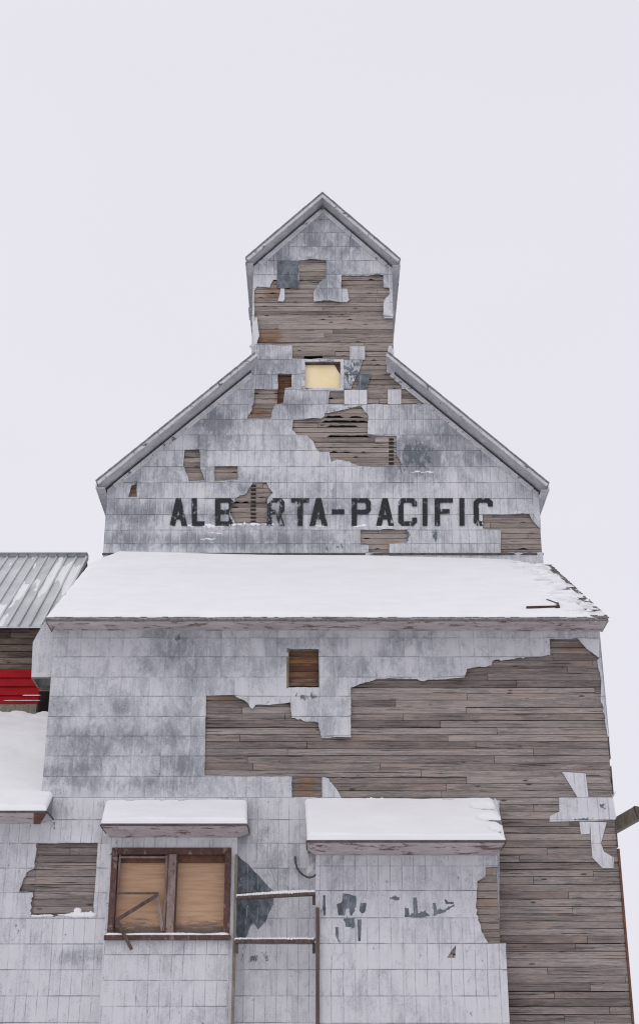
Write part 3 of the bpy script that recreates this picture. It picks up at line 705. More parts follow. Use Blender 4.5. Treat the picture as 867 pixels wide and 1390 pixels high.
# ---- gable roofs
def gable_side(name, top, eave, Y0, Y1, sgn, wallx, seedv):
    """one slope: shingled slab, painted fascia along the rake, soffit behind it, trim on the wall"""
    top=Vector((top.x,0,top.z)); eave=Vector((eave.x,0,eave.z)); d=(eave-top).normalized(); n=Vector((d.z,0,-d.x)); cup='cupola' in name
    if n.z<0: n=-n
    def prof(mb, a, b, o0, o1, y0, y1):
        k=lambda o: d*(-n.x*o/d.x) if (cup and (a-top).length<.01) else Vector((0,0,0))
        A=a+n*o0+k(o0); B=b+n*o0; A2=a+n*o1+k(o1); B2=b+n*o1
        q=[(A.x,y0,A.z),(B.x,y0,B.z),(B.x,y1,B.z),(A.x,y1,A.z),(A2.x,y0,A2.z),(B2.x,y0,B2.z),(B2.x,y1,B2.z),(A2.x,y1,A2.z)]
        mb.hexa(q)
    mb=MB(); prof(mb,top,eave,-.033,-.012,Y0-.02,Y1); r=random.Random(seedv)
    L=(eave-top).length; s=0
    while s<L:      # ragged shingle butts along the rake
        e=min(L,s+.14); y0=Y0-.03-r.uniform(0,.015); h=r.uniform(0,.006)
        prof(mb,top+d*s,top+d*(e-.006),-.014,.006+h,y0,Y0+.35); s=e
    prof(mb,top,eave,-.014,.004,Y0+.35,Y1)
    roof=mb.build(name,M_RAKE,elev)
    mb=MB(); s=0
    while s<L:
        e=min(L,s+r.uniform(2.4,3.6)); prof(mb,top+d*s,top+d*(e-.008),-.115-r.uniform(0,.004),-.034,Y0-.006,Y0+.03); s=e
    mb.build('fascia',M_TRIM,roof)
    mb=MB(); prof(mb,top,eave,-.09,-.06,Y0+.032,YU-.03); prof(mb,top,eave,-.09,-.06,YU-.03,Y1); mb.build('soffit',M_SOFFIT,roof)
    # eave fascia + flat return
    E=eave+n*-.01
    mb=MB(); x0=min(E.x-sgn*.03,E.x); x1=max(E.x-sgn*.03,E.x)
    mb.box(x0,x1,Y0,Y1,E.z-.19,E.z-.06); mb.build('eave_board',M_TRIM,roof)
    mb=MB(); a=min(wallx,E.x-sgn*.035); b=max(wallx,E.x-sgn*.035); mb.box(a,b,Y0+.034,Y1,E.z-.185,E.z-.165); mb.build('soffit',M_SOFFIT,roof)
    # wall trim under the soffit
    mb=MB(); ins_=top if cup else top+d*.35; ew=top+d*((wallx-top.x)/d.x)
    prof(mb,ins_,ew,-.30,-.17,YU-.05,YU-.028); mb.build('rake_trim',M_TRIM,roof)
    return roof
Ym=YU-.55; Yc=YU-.45
gable_side('main_roof',RC,RL,Ym,YT+.3,-1,TXL,1); gable_side('main_roof',RCR,RR,Ym,YT+.3,1,TXR,2)
gable_side('cupola_roof',AP,AL,Yc,YT+.1,-1,CXL,3); gable_side('cupola_roof',AP,AR,Yc,YT+.1,1,CXR,4)
# galvanised patch on the left eave of the cupola, torn strips on its edges
mb=MB(); p=at(334,416,YU); mb.box(AL.x-.02,AL.x+.17,YU+1.9,YU+2.6,AL.z-.22,AL.z-.19)
mb.build('eave_patch',M_METAL,elev)
# ---- attic window
wf=MB(); w0,w1=win; t=.085
for (a,b,c,d) in ((w0.x-.09,w1.x+.09,w0.z,w0.z+.07),(w0.x-.09,w1.x+.09,w1.z-.06,w1.z),(w0.x-.09,w0.x,w1.z,w0.z),(w1.x,w1.x+.09,w1.z,w0.z)):
    wf.box(a,b,YU-.055,YU+.05,c,d)
af=wf.build('attic_window',M_TRIM,elev)
mb=MB(); mb.box(w0.x,w1.x,YU+.07,YU+.08,w1.z,w0.z-.02); mb.build('blind',M_CREAM,af)
mb=MB(); mb.box(w0.x,w1.x,YU-.02,YU+.06,w0.z-.05,w0.z); 
q=[(w1.x-.16,w0.z-.05),(w1.x,w0.z-.05),(w1.x,w0.z-.34),(w1.x-.05,w0.z-.27)]
b0=len(mb.v); mb.v += [(x,YU+.05,z) for x,z in q]+[(x,YU+.068,z) for x,z in q]; 
for f in ((0,1,2,3),(7,6,5,4),(0,4,5,1),(1,5,6,2),(2,6,7,3),(3,7,4,0)): mb.face([b0+i for i in f])
mb.build('broken_edge',M_BROWN,af)
mb=MB(); lump(mb,(w0.x+.25,YU+.03,w1.z+.01),.22,.03,.025,1); lump(mb,(w0.x+.6,YU+.03,w1.z+.01),.2,.03,.018,2); mb.build('snow',M_SNOW,af,smooth=True)
# ---- lettering
def letter(ch, x0, x1, y0=677.2, y1=714.8, worn=0.0):
    W=x1-x0; s=7.2/W; t=6.2/(y1-y0); c=.16
    I=[];O=[]
    R=lambda a,b,cc,d:[(a,b),(cc,b),(cc,d),(a,d)]
    octo=lambda m: None
    if ch=='A': I=[[(0,0),(s*1.05,0),(.5+.14,1),(.5-.14,1)],[(1,0),(1-s*1.05,0),(.5-.14,1),(.5+.14,1)],R(.2,.23,.8,.23+t*.95)]
    if ch=='L': I=[R(0,0,s,1),R(0,0,1,t)]
    if ch=='I': I=[R(0,0,1,1)]
    if ch=='-': I=[R(0,0,1,1)]
    if ch=='T': I=[R(0,1-t,1,1),R(.5-s/2,0,.5+s/2,1)]
    if ch=='F': I=[R(0,0,s,1),R(0,1-t,1,1),R(0,.44,.82,.44+t)]
    if ch in 'PRB':
        I=[[(0,0),(s,0),(s,1),(0,1)],[(0,.42),(1-c*1.1,.42),(1,.42+c*.8),(1,1-c*.8),(1-c*1.1,1),(0,1)]]
        O=[[(s,.42+t),(1-s-.02,.42+t),(1-s+.02,.42+t+.05),(1-s+.02,1-t-.05),(1-s-.02,1-t),(s,1-t)]]
        if ch=='R': I.append([(.50,.45),(.5+s,.45),(1.02,0),(1.02-s*1.05,0)])
        if ch=='B':
            I.append([(0,0),(1-c,0),(1.02,c*.8),(1.02,.50-.04),(.9,.52),(0,.52)]); O.append([(s,t),(1-s-.02,t),(1-s+.03,t+.05),(1-s+.03,.38),(1-s-.02,.42),(s,.42)])
    if ch=='C':
        I=[[(c*1.2,0),(1-c*1.2,0),(1,c*.8),(1,.30),(1,1-c*.8),(1-c*1.2,1),(c*1.2,1),(0,1-c*.8),(0,c*.8)]]
        O=[[(s+.04,t),(1-s-.02,t),(1-s+.02,t+.05),(1-s+.02,.30),(1.1,.30),(1.1,.70),(1-s+.02,.70),(1-s+.02,1-t-.05),(1-s-.02,1-t),(s+.04,1-t),(s,1-t-.05),(s,t+.05)]]
    cv=lambda pl:[(lambda p:(p.x,p.z))(at(x0+u*W,y1-v*(y1-y0),YU)) for u,v in pl]
    Iw=[cv(p) for p in I]; Ow=[cv(p) for p in O]+[P2(rough(q,.95,4,seed=8+[U1,U2,U3,U4,U5,U6,U7,U8,U9,UW].index(q)),YU) for q in (U7,U8,U9)]
    V=[];E=[]
    for p in Iw+Ow: b=len(V); V.extend(Vector(q) for q in p); E.extend((b+i,b+(i+1)%len(p)) for i in range(len(p)))
    vo,eo,fo,_,_,_=delaunay_2d_cdt(V,E,[],0,1e-5)
    mb=MB()
    for f in fo:
        cc=sum((vo[i] for i in f),Vector((0,0)))/len(f)
        if any(inside(cc,p) for p in Iw) and not any(inside(cc,p) for p in Ow):
            pts=[vo[i] for i in f]; a_,b_,c_=[Vector((q.x,0,q.y)) for q in pts]
            if (b_-a_).cross(c_-a_).y>0: pts.reverse()
            mb.quad(*[(q.x,YU-.052,q.y) for q in pts])
    mb.at={'worn':[worn]*len(mb.v)}
    o=mb.build('letter',M_LET,elev); 
    nm='hyphen' if ch=='-' else 'letter '+ch
    o['label']='black painted '+nm+' of the gable lettering'
    return o
for ch,x0,x1,w in (('A',230.5,254.5,0),('L',260.5,278,.1),('B',292,317.5,.12),('R',362,386,.25),('T',395,419.5,.2),('A',420,444.5,.1),('P',477,503,.05),('A',510,534.5,0),('C',540,565.5,.1),('I',573,579.6,0),('F',589.5,614,0),('I',622.8,629.7,0),('C',642,668,.05)):
    letter(ch,x0,x1,worn=w)
letter('-',450.2,467,692.3,699)
# snow caught on the ledges of the face
r=random.Random(4)
for (x0,x1,y,hh) in ((255,262,714,2),(263,282,713,3.2),(277,304,715,5),(312,354,712.5,3.4),(362,372,713,2),(428,438,714,2),(482,494,715,3),(512,524,714.5,2),(560,590,641,1.5),(288,300,724,1.5),(275,292,732,1.3)):
    x=x0; mb=MB()
    while x<x1:
        p=at(x,y+r.uniform(-.8,.8),YU-.025); k=r.uniform(.15,1.2)*hh*.012; lump(mb,(p.x,p.y,p.z+k*.5),r.uniform(.03,.085),.022,k,r.random()*9); x+=r.uniform(1.5,3.2)
    mb.build('snow_patch',M_SNOW,elev,smooth=True)
for (x0,x1,y,hh) in ((84,90,1242.5,1.6),(92,104,1243,3),(101,126,1243.5,4),(104,108,1238,4),(46,60,1244,1.5),(62,72,1243.5,1.6),(498,520,1087,3)):
    x=x0; mb=MB()
    while x<x1:
        p=at(x,y,-.03); k=r.uniform(.6,1.1)*hh*.0155; lump(mb,(p.x,p.y,p.z+k*.4),r.uniform(.05,.09),.035,k,r.random()*9); x+=r.uniform(2,4)
    mb.build('snow_patch',M_SNOW,elev,smooth=True)
# ---- window bay with its boarded window and snow-covered hood
YB=-.25
bx0=at(149.5,1137,YB).x; bx1=at(322.5,1137,YB).x; bz=at(433,1136,YB).z
WX0,WX1,WZ0,WZ1=at(150,1200,YB).x,at(313,1200,YB).x,at(433,1270,YB).z,at(433,1151,YB).z
W_open=[pix(WX0,YB,WZ0),pix(WX1,YB,WZ0),pix(WX1,YB,WZ1),pix(WX0,YB,WZ1)]
rowsW=[1160,1192,1226,1262,1296,1331,1366,1402,1440]
bay=MB()
for x in (bx0+.004,bx1-.03): bay.box(x,x+.026,YB+.01,-.03,0,bz-.01)
bayo=bay.build('window_bay',M_METAL2,elev)
sheathing('bay_sheathing',bayo,M_METAL2,YB,[wpoly(bx0,0.0,bx1,bz,YB)],[W_open],[],rowsW,.66,.22,[(316,1260,4,40,.5),(150,1290,6,10,.3),(240,1292,10,6,.4)],[(240,1290,60,12,.3)],seed=12,curl=0,base=.004,lift=.004)
frm=MB(); fw=.10
def fbar(mb,a,b,w,dep,Y): # bar between px points on plane Y
    A=at(a[0],a[1],Y); B=at(b[0],b[1],Y); mb.beam(A,B,w,dep,up=(0,-1,0))
def vb(mb,x0,x1,z0,z1,y0,y1): mb.box(x0,x1,y0,y1,z0,z1)
vb(frm,WX0,WX0+.12,WZ0,WZ1,YB-.05,YB+.1); vb(frm,WX1-.12,WX1,WZ0,WZ1,YB-.05,YB+.1)
vb(frm,WX0+.12,WX1-.12,WZ1-.13,WZ1,YB-.04,YB+.1)
vb(frm,WX0-.05,WX1+.03,WZ0-.09,WZ0-.002,YB-.11,YB+.1)
wfr=frm.build('boarded_window',M_FRAME,elev,bevel=.006)
MX=at(233.5,1200,YB).x
mb=MB(); vb(mb,MX-.075,MX+.075,WZ0+.001,WZ1-.132,YB-.055,YB+.09); mb.build('mullion',M_MULL,wfr,bevel=.006)
mb=MB(); vb(mb,MX-.10,MX-.077,WZ0+.001,WZ1-.132,YB-.03,YB+.09);vb(mb,MX+.077,MX+.095,WZ0+.001,WZ1-.132,YB-.03,YB+.09); mb.build('jamb',M_FRAME,wfr)
YP=YB+.17
def ply(x0,x1):
    mb=MB(); n=10; L=[]
    for j in range(n+1):
        z=WZ0+(WZ1-WZ0)*j/n
        for x in (x0,x1): mb.vert((x,YP,z)); L.append(max(0,1.0-(j/n)*2.4)+max(0,(j/n)-.85)*3)  # last term paints in the shade below the window head
    for j in range(n): b=j*2; mb.face([b,b+1,b+3,b+2])
    mb.at={'fresh':L}; return mb
mb=ply(WX0+.12,MX-.09); mb.build('plywood_panel',M_PLY,wfr); mb=ply(MX+.09,WX1-.12); mb.build('plywood_panel',M_PLY,wfr)
mb=MB(); vb(mb,WX0+.122,WX1-.122,WZ1-.27,WZ1-.131,YB+.10,YB+.16); mb.build('head_shade_strip',M_RUST,wfr)  # dark strip standing in for the shadow under the window head
# left sash: what is left of it
sx0=WX0+.125; sx1=MX-.103; szm=at(190,1212,YB).z
mb=MB(); vb(mb,sx0+.015,sx0+.05,szm,WZ1-.135,YB+.0,YB+.06); vb(mb,sx0+.055,sx1-.04,WZ1-.20,WZ1-.165,YB+0.0,YB+.06); vb(mb,sx1-.04,sx1,WZ0+.01,WZ1-.135,YB+.0,YB+.06); mb.build('sash',M_MULL,wfr)
mb=MB(); fbar(mb,(160,1212.5),(216,1212.5),.035,.035,YB+.02); mb.build('muntin',M_DARKWOOD,wfr)
mb=MB(); fbar(mb,(158.5,1249),(215,1214),.065,.035,YB-.02); mb.build('broken_muntin',M_DARKWOOD,wfr)
mb=MB(); fbar(mb,(213.5,1213),(221,1264),.065,.035,YB-.015); mb.build('broken_muntin',M_MULL,wfr)
mb=MB(); fbar(mb,(158.5,1248),(179,1289),.065,.035,YB-.14); mb.build('broken_muntin',M_DARKWOOD,wfr)
def ledge_snow(mb, xa, xb, y, z, ry=.05, h=.03, stp=.07, seed=0):
    r=random.Random(seed); x=xa+stp*.7
    while x<xb-stp*.5:
        k=h*(1+.5*mnoise.noise(Vector((x*2,seed,0)))); lump(mb,(x,y,z+k*.3),stp*1.35,ry,k,r.random()*9); x+=stp
mb=MB(); ledge_snow(mb,WX0,WX1,YB-.055,WZ0,.05,.035,seed=3); mb.build('snow',M_SNOW,wfr,smooth=True)
def hood(name, f0, f1, YF, w0, w1, YW, t0, t1, shf, seed):
    """f0,f1 front edge px; w0,w1 wall line px; t0,t1 top line px at y=0"""
    FLp=at(*f0,YF); FRp=at(*f1,YF); FLp.z=FRp.z=(FLp.z+FRp.z)/2
    WLp=at(*w0,YW-.01); WRp=at(*w1,YW-.01); WLp.z=WRp.z=(WLp.z+WRp.z)/2
    TL=at(*t0,-.03); TR=at(*t1,-.03); TL.z=TR.z=(TL.z+TR.z)/2
    up=Vector((0,0,.05))
    root=eave_box(name,FLp,FRp,WLp,WRp,edge_h=.035)
    mb=MB(); A,B=FLp+Vector((0,-.02,.036)),FRp+Vector((0,-.02,.036))
    mb.hexa([A,B,TR-up*.9,TL-up*.9,A+Vector((0,0,.012)),B+Vector((0,0,.012)),TR,TL]); mb.build('hood_roof',M_SHINGLE,root)
    # cheeks closing the sides
    for f,tp in ((FLp,TL),(FRp,TR)):
        mb=MB(); w=Vector((f.x,-.03,f.z)); 
        q=[f+Vector((0,.03,.02)),w+Vector((0,0,.02)),Vector((tp.x,-.03,tp.z-.05))]
        s_=.02 if f is FLp else -.02
        b=len(mb.v); mb.v+= [tuple(p) for p in q]+[(p.x+s_,p.y,p.z) for p in q]
        for ff in ((0,1,2),(5,4,3),(0,3,4,1),(1,4,5,2),(2,5,3,0)): mb.face([b+i for i in ff])
        mb.build('cheek',M_EAVE,root)
    snow('snow',root,A+Vector((0,0,.012)),B+Vector((0,0,.012)),TL,TR,shf,90,30,edge=.08,lip=.03)
    return root
def hs1(u,v,x,y): return .10+.03*frac(x*.8,y,2)+(-.05 if v>.97 and fn(x*3,1)>.2 else 0)
hood('window_hood',(137.5,1120.5),(335.5,1121.5),YB-.80,(150,1136.5),(322,1137.5),YB,(143,1091),(336,1093),hs1,1)
# ---- right bay
YR=-.5
rx0=at(428.5,1160,YR).x; rx1=at(674,1160,YR).x; rz=at(433,1161,YR).z
bb2=MB(); bb2.box(rx0+.02,rx0+.045,YR+.03,-.03,0,rz-.01); rbay=bb2.build('side_bay',M_METAL2,elev)
bb2=MB(); bb2.box(rx1-.04,rx1-.02,YR+.03,-.03,0,rz-.01); bb2.build('bay_cheek',M_OLDWOOD,rbay)
planks('bay_boards',rbay,M_WOODW,YR+.0,0,rz,lambda z:at(560,1160,YR).x,lambda z:rx1-.03,pitch=.15,seed=41,freshes=[(660,1230,30,80,.45)])
mb=MB(); mb.box(rx0+.03,rx1-.05,YR+.06,YR+.08,0,rz-.01); mb.build('bay_backing',M_INNER,rbay)
G=[(673.8,1177),(659,1177.5),(658,1190),(647,1196),(646,1215),(645,1232),(648,1250),(652,1262),(660,1276),(662,1281),(680,1281),(690,1281),(690,1177)]
G2=[(606,1300),(618,1283),(617.5,1300)]
Z5=[[(190,412),(210,415),(240,425),(240,465),(225,500),(218,500),(212,470),(200,475),(195,500),(170,500),(165,455),(185,445)],
 [(258,450),(280,450),(278,480),(262,500),(252,480)],[(190,512),(222,512),(220,545),(200,545)],[(158,545),(170,545),(172,590),(182,605),(170,605),(160,580)],
 [(245,515),(262,515),(258,600),(248,600)],[(372,428),(410,428),(408,440),(390,440),(385,435),(372,436)],
 [(462,430),(478,428),(482,490),(510,480),(530,500),(500,508),(430,505),(430,470),(445,470),(450,500),(465,490)],
 [(540,450),(552,450),(556,480),(600,470),(625,455),(625,465),(575,490),(545,502)],[(585,435),(600,447),(622,445),(622,455),(590,455)],[(110,420),(120,420),(122,500),(112,500)]]
SH=[(rough([(400+x*.346,1070+y*.346) for x,y in p],.9,2.5,seed=i),1.0) for i,p in enumerate(Z5)]
dk_r2=[(471,1228,20,18,.5),(480,1255,22,14,.5),(562,1240,30,12,.48),(595,1236,26,12,.5),(436,1232,6,20,.5),(536,1219,9,5,.55),(540,1275,20,6,.45),(556,1190,6,10,.45),(620,1225,10,10,.35),(650,1182,6,4,.6),(638,1262,14,6,.6),(586,1262,5,12,.5),(565,1296,30,4,.55),(500,1300,60,6,.4),(440,1250,5,12,.5),(632,1290,12,8,.4),(490,1258,20,14,.4),(530,1240,30,8,.4)]
rowsR=[1175.5,1209,1246,1280.7,1316,1352,1389,1427,1466]
dk_r=[(471,1228,14,14,1.05),(466,1240,8,8,.9),(492,1230,7,12,.75),(440,1236,5,14,.6),(475,1252,8,10,.8),(488,1262,4,16,.6),(460,1262,4,16,.7),(562,1240,20,8,.75),(566,1228,6,12,.8),(590,1240,14,5,.6),(597,1232,18,6,.6),(610,1228,10,4,.55),(536,1219,9,5,.7),(540,1275,20,6,.40),(556,1190,6,10,.45),(620,1225,10,10,.3),(650,1182,6,4,.6),(638,1262,14,6,.6),(586,1262,5,12,.5),(565,1296,30,4,.55),(500,1300,60,6,.3),(440,1250,5,12,.5),(632,1290,12,8,.4)]
sheathing('bay_sheathing',rbay,M_METAL2,YR,[wpoly(rx0,0,rx1,rz,YR),[pix(rx1-.01,YR,at(433,1281,YR).z),pix(at(686,1290,YR).x,YR,at(433,1281,YR).z),pix(at(686,1290,YR).x,YR,0),pix(rx1-.01,YR,0)]],[G,G2],SH,rowsR,.69,.23,dk_r2,[(450,1170,30,14,.3),(470,1225,30,20,.25)],seed=17,base=.008)
def hs2(u,v,x,y):
    h=.11+.025*frac(x*.7,y,6)
    for (u0,vc,wv,l) in ((.855,.80,.045,.12),(.875,.48,.05,.13),(.93,.18,.04,.05)):
        if u>u0 and u<u0+l: h=min(h, -.05 + max(0,abs(v-vc+.25*(u-u0))-wv*min(1,(u-u0)*14))*3.2)
    h=min(h,(1-u)*4*.6+.02)
    return h
hood('side_hood',(416.5,1141.5),(685.5,1145.5),YR-.85,(428,1159.5),(673.5,1161.5),YR,(413.5,1092),(675,1089),hs2,2)
mb=MB(); p=at(671,1087,-.04); q=at(676,1110,-.5); mb.beam(p,q,.05,.10); mb.build('edge_board',M_TRIM,elev)
# ---- low wing roof on the left (flush with the front wall)
wfl=at(-90,1101.5,-.75); wfr_=at(63.5,1103,-.75); wfl.z=wfr_.z; wfl.x=WXL
wwl=at(-80,1117,-.03); wwr=at(54,1118,-.03); wwl.x=WXL; wwl.z=wwr.z
weave=eave_box('wing_soffit',wfl,wfr_,wwl,wwr,edge_h=.03)
TB=at(30,972,YU-.4)
A=Vector((WXL,-.77,wfr_.z+.04)); B=Vector((wfr_.x,-.77,wfr_.z+.04)); Bk=Vector((XL-.03,YU-.4,TB.z)); Ak=Vector((WXL,YU-.4,TB.z))
wroof=roof_slab('wing_roof',A,B,Ak,Bk,.01,M_SHINGLE)
snow('snow',wroof,A,B,Ak,Bk,lambda u,v,x,y:(.10+.05*frac(x*.8,y*.8,12,o=5)+(.04*frac(x*3,y*3,3) if v>.93 else 0)),70,110,edge=.1,lip=.03)
# strip of rust under the wing's eave end
mb=MB(); mb.hexa([wfr_+Vector((-.25,0,-.012)),wfr_+Vector((0.01,0,-.012)),wwr+Vector((.01,0,-.012)),wwr+Vector((-.12,0,-.012)),wfr_+Vector((-.25,0,-.002)),wfr_+Vector((0.01,0,-.002)),wwr+Vector((.01,0,-.002)),wwr+Vector((-.12,0,-.002))]); mb.build('rusty_corner',M_RUST,elev)
# ---- sheet-metal spout box on the left side wall
bt=at(43,919,.15); bb_=at(45,872,.15); bR=at(68,919,.15)
mb=MB(); z0=bt.z; z1=at(50,851,.15).z+.25
prof=[(bt.x,z0),(bb_.x+.0,at(45,872,.15).z),(bb_.x+.10,at(48,858,.15).z),(bb_.x+.28,z1),(XL+.04,z1),(XL+.04,z0)]
yA,yB=.15,.88
b=len(mb.v); mb.v+=[(x,yA,z) for x,z in prof]+[(x,yB,z) for x,z in prof]; n=len(prof)
mb.face([b+i for i in range(n)][::-1]); mb.face([b+n+i for i in range(n)])
for i in range(n-1): mb.face([b+i,b+i+1,b+n+i+1,b+n+i])
sp=mb.build('spout_box',M_METAL,elev)
mb=MB(); x0,x1=bt.x,XL+.03
mb.box(x0+.0,x1,yA+.0,yA+.03,z0-.03,z0-.002); mb.box(x0,x0+.04,yA+.03,yB,z0-.03,z0-.002); mb.box(x0+.04,x1,yB-.05,yB,z0-.10,z0-.004); mb.build('rim',M_OLDWOOD,sp)
# loose torn flaps
def flap(name, pts, Y, mat, curl=.0):
    mb=MB(); c=[at(x,y,Y+dy) for x,y,dy in pts]; mb.v=[tuple(p) for p in c]; mb.face(range(len(c)))
    o=mb.build(name,mat,elev); m=o.modifiers.new('s','SOLIDIFY'); m.thickness=.006; return o
flap('torn_flap',[(424,1163,0),(429,1166,0.1),(423,1183,-.1),(416,1186,-.15),(418,1176,-.05)],-.45,M_METAL2)
flap('torn_flap',[(831,1079,0),(836,1073.5,-.08),(834,1077,-.1),(832,1082,0)],0,M_METAL2)
flap('torn_flap',[(338,470,0),(343,466,-.05),(347,470,-.08),(345,478,0)],YU-.5,M_METAL)
flap('torn_flap',[(526,478,0),(527,470,-.05),(531,469,-.08),(533,476,0)],YU-.6,M_METAL)
flap('torn_flap',[(342,431,0),(349,431,-.02),(350,441,-.02),(352,456,-.05),(348,467,0),(344,470,0)],YU-.05,M_METAL2)
flap('torn_flap',[(521,432,0),(520,412,-.06),(526,402,-.05),(528,405,0),(533,432,0)],YU-.04,M_METAL2)
flap('torn_flap',[(782,866,0),(812,868,0),(812.5,893,-.01),(796,881,-.03)],-.03,M_METAL2)
# ---- wooden rail frame between the two bays
g0=at(321,1290,-.45)
rf=empty('rail_frame',(g0.x,-.45,0),'dark wooden rail frame with two snow-topped rails between the boarded window and the side bay','rail frame')
YF=-.45
mb=MB(); a=at(321,1160,YF+.1); mb.box(a.x-.028,a.x+.028,YF+.06,YF+.14,0,a.z); mb.build('post',M_OLDWOOD,rf)
mb=MB(); a=at(431,1232,YF-.12); mb.box(a.x-.035,a.x+.035,YF-.16,YF-.08,0,a.z); mb.build('post',M_DARKWOOD,rf)
for (l,r_,w) in (((322,1219),(427,1213.5),.055),((320,1278),(427,1278),.065)):
    A=at(*l,YF); B=at(*r_,YF); mb=MB(); mb.beam(A,B,.16,w); o=mb.build('rail',M_DARKWOOD,rf)
    mb=MB(); n=26; rr=random.Random(int(l[1]))
    for i in range(n):
        t=(i+.5)/n; p=A.lerp(B,t); k=.03+.02*math.sin(t*2.6)*(1 if l[1]<1250 else 0)+.005*rr.random(); lump(mb,(p.x,p.y,p.z+w/2+k*.3),.055,.085,k,i)
    mb.build('snow',M_SNOW,o,smooth=True)
for (x,y0,y1) in ((426,1214,1228),(426,1281,1294),(321.5,1281,1294)):
    p=at(x,y0,YF); q=at(x,y1,YF); mb=MB(); mb.box(p.x-.03,p.x+.03,YF-.05,YF+.05,q.z,p.z); mb.build('bracket',M_DARKWOOD,rf)
# cable
def tube(mb, pts, rad, seg=6):
    pts=[Vector(p) for p in pts]; rings=[]
    for i,p in enumerate(pts):
        d=(pts[min(i+1,len(pts)-1)]-pts[max(i-1,0)]).normalized(); a=d.cross(Vector((0,1,.1))).normalized(); b=d.cross(a).normalized()
        rings.append([mb.vert(p+a*rad*math.cos(2*math.pi*k/seg)+b*rad*math.sin(2*math.pi*k/seg)) for k in range(seg)])
    for i in range(len(rings)-1):
        for k in range(seg): mb.face([rings[i][k],rings[i][(k+1)%seg],rings[i+1][(k+1)%seg],rings[i+1][k]])
kp=[(400.5,1163,-.05),(400.8,1170,-.12),(403,1178,-.2),(407,1184,-.28),(411,1187.5,-.34),(416,1190.3,-.4),(420,1191.3,-.45),(425,1190,-.48),(429,1187,-.5)]
mb=MB(); tube(mb,[at(*k) for k in kp],.020); o=mb.build('cable',M_DARKEDGE,None,smooth=True,loc=at(*kp[6])); tag(o,'short dark cable curling out of the wall left of the side bay','cable')
# timber sticking out on the right
A=at(824,1127,1.2); B=at(864.5,1104,.6)
tb=empty('timber_beam',A,'thick weathered timber sticking out behind the right edge of the elevator','beam')
mb=MB(); mb.beam(A-(B-A)*.3,B,.16,.27,rnd=.04); mb.build('beam_body',M_OLDWOOD,tb,bevel=.01)
mb=MB(); dd=(B-A).normalized(); mb.beam(B+dd*.002,B+dd*.05,.165,.275,rnd=.03); mb.build('beam_end',M_DARKWOOD,tb)
# scribbled marks in the paint (small flecks left under the hatch etc.) belong to the sheet's 'dark' field
# =================================================================== RED ANNEX BUILDING BEHIND
YA=5.45
an=empty('storage_annex',(-9,YA,0),'wooden storage annex with red siding and seamed metal roof, left behind the elevator','building')
AX=at(55,930,YA).x
AL0=-15.0
ze=at(20,850,YA-.45).z; zwt=at(20,853,YA+.1).z+.3
planks('upper_boards',an,M_ANNEX,YA+.1,at(20,925,YA).z,ze+.12,lambda z:AL0,lambda z:AX-.02,pitch=.17,seed=51,lens=(1,4),warp=.03,gap=.012,freshes=[(20,880,60,30,.0)])
zr1=at(20,908,YA-.05).z; zr0=at(20,956,YA-.05).z
mb=MB(); k=0; z=zr1; n=4; hh=(zr1-zr0)/n
for i in range(n):
    za=zr1-i*hh; zb=za-hh
    mb.hexa([(AL0,YA-.085,zb),(AX,YA-.085,zb),(AX,YA-.02,zb),(AL0,YA-.02,zb),(AL0,YA-.045,za-.012),(AX,YA-.045,za-.012),(AX,YA-.02,za-.012),(AL0,YA-.02,za-.012)])
    mb.box(AL0,AX,YA-.035,YA-.015,za-.014,za)
rs=mb.build('red_siding',M_RED,an)
r=random.Random(6)
for (x0,x1,y,h) in ((36,52,944,1.8),(10,30,951,1.2),(30,44,951,1.5),(45,53,951,1.2)):
    x=x0; mb=MB()
    while x<x1: p=at(x,y,YA-.07); lump(mb,(p.x,p.y-.01,p.z),.09,.015,h*.007,r.random()*9); x+=3
    mb.build('snow',M_SNOW,rs,smooth=True)
zb0=at(20,975,YA).z
mb=MB(); mb.box(AL0,AX-.06,YA-.12,YA+.1,zb0-1,zr0-.02); mb.box(AX-.25,AX-.02,YA-.15,YA+.1,zb0-1,zr0-.02); mb.build('sill_beam',M_OLDWOOD,an)
mb=MB(); mb.box(AL0,AX-.1,YA+.2,YA+.25,0,ze+.2); mb.build('dark_backing',M_INNER,an)  # dark sheet behind the annex boards, stands in for interior shade
# roof
Rz=at(60,755,9.2)
EL=Vector((AL0,YA-.45,ze)); ER=Vector((AX+.12,YA-.45,ze)); RLp=Vector((AL0,9.2,Rz.z)); RRp=Vector((AX+.12,9.2,Rz.z))
RRp.x=at(118.5,753,9.2).x; ER.x=RRp.x
mb=MB(); dth=Vector((0,0,-.05)); mb.hexa([EL+dth,ER+dth,RRp+dth,RLp+dth,EL,ER,RRp,RLp]); T=[.5]*8
nrm=(ER-EL).cross(RLp-EL).normalized()
x=ER.x-.02; r=random.Random(2); k=0
while x>AL0:
    w=.045 if k else .06
    a=Vector((x,EL.y-.02,EL.z)); b=Vector((x,RLp.y,RLp.z)); 
    mb.hexa([a,a+Vector((w,0,0)),b+Vector((w,0,0)),b,a+nrm*.045,a+Vector((w,0,0))+nrm*.045,b+Vector((w,0,0))+nrm*.045,b+nrm*.045]); T+=[r.random()]*8
    x-=.285; k+=1
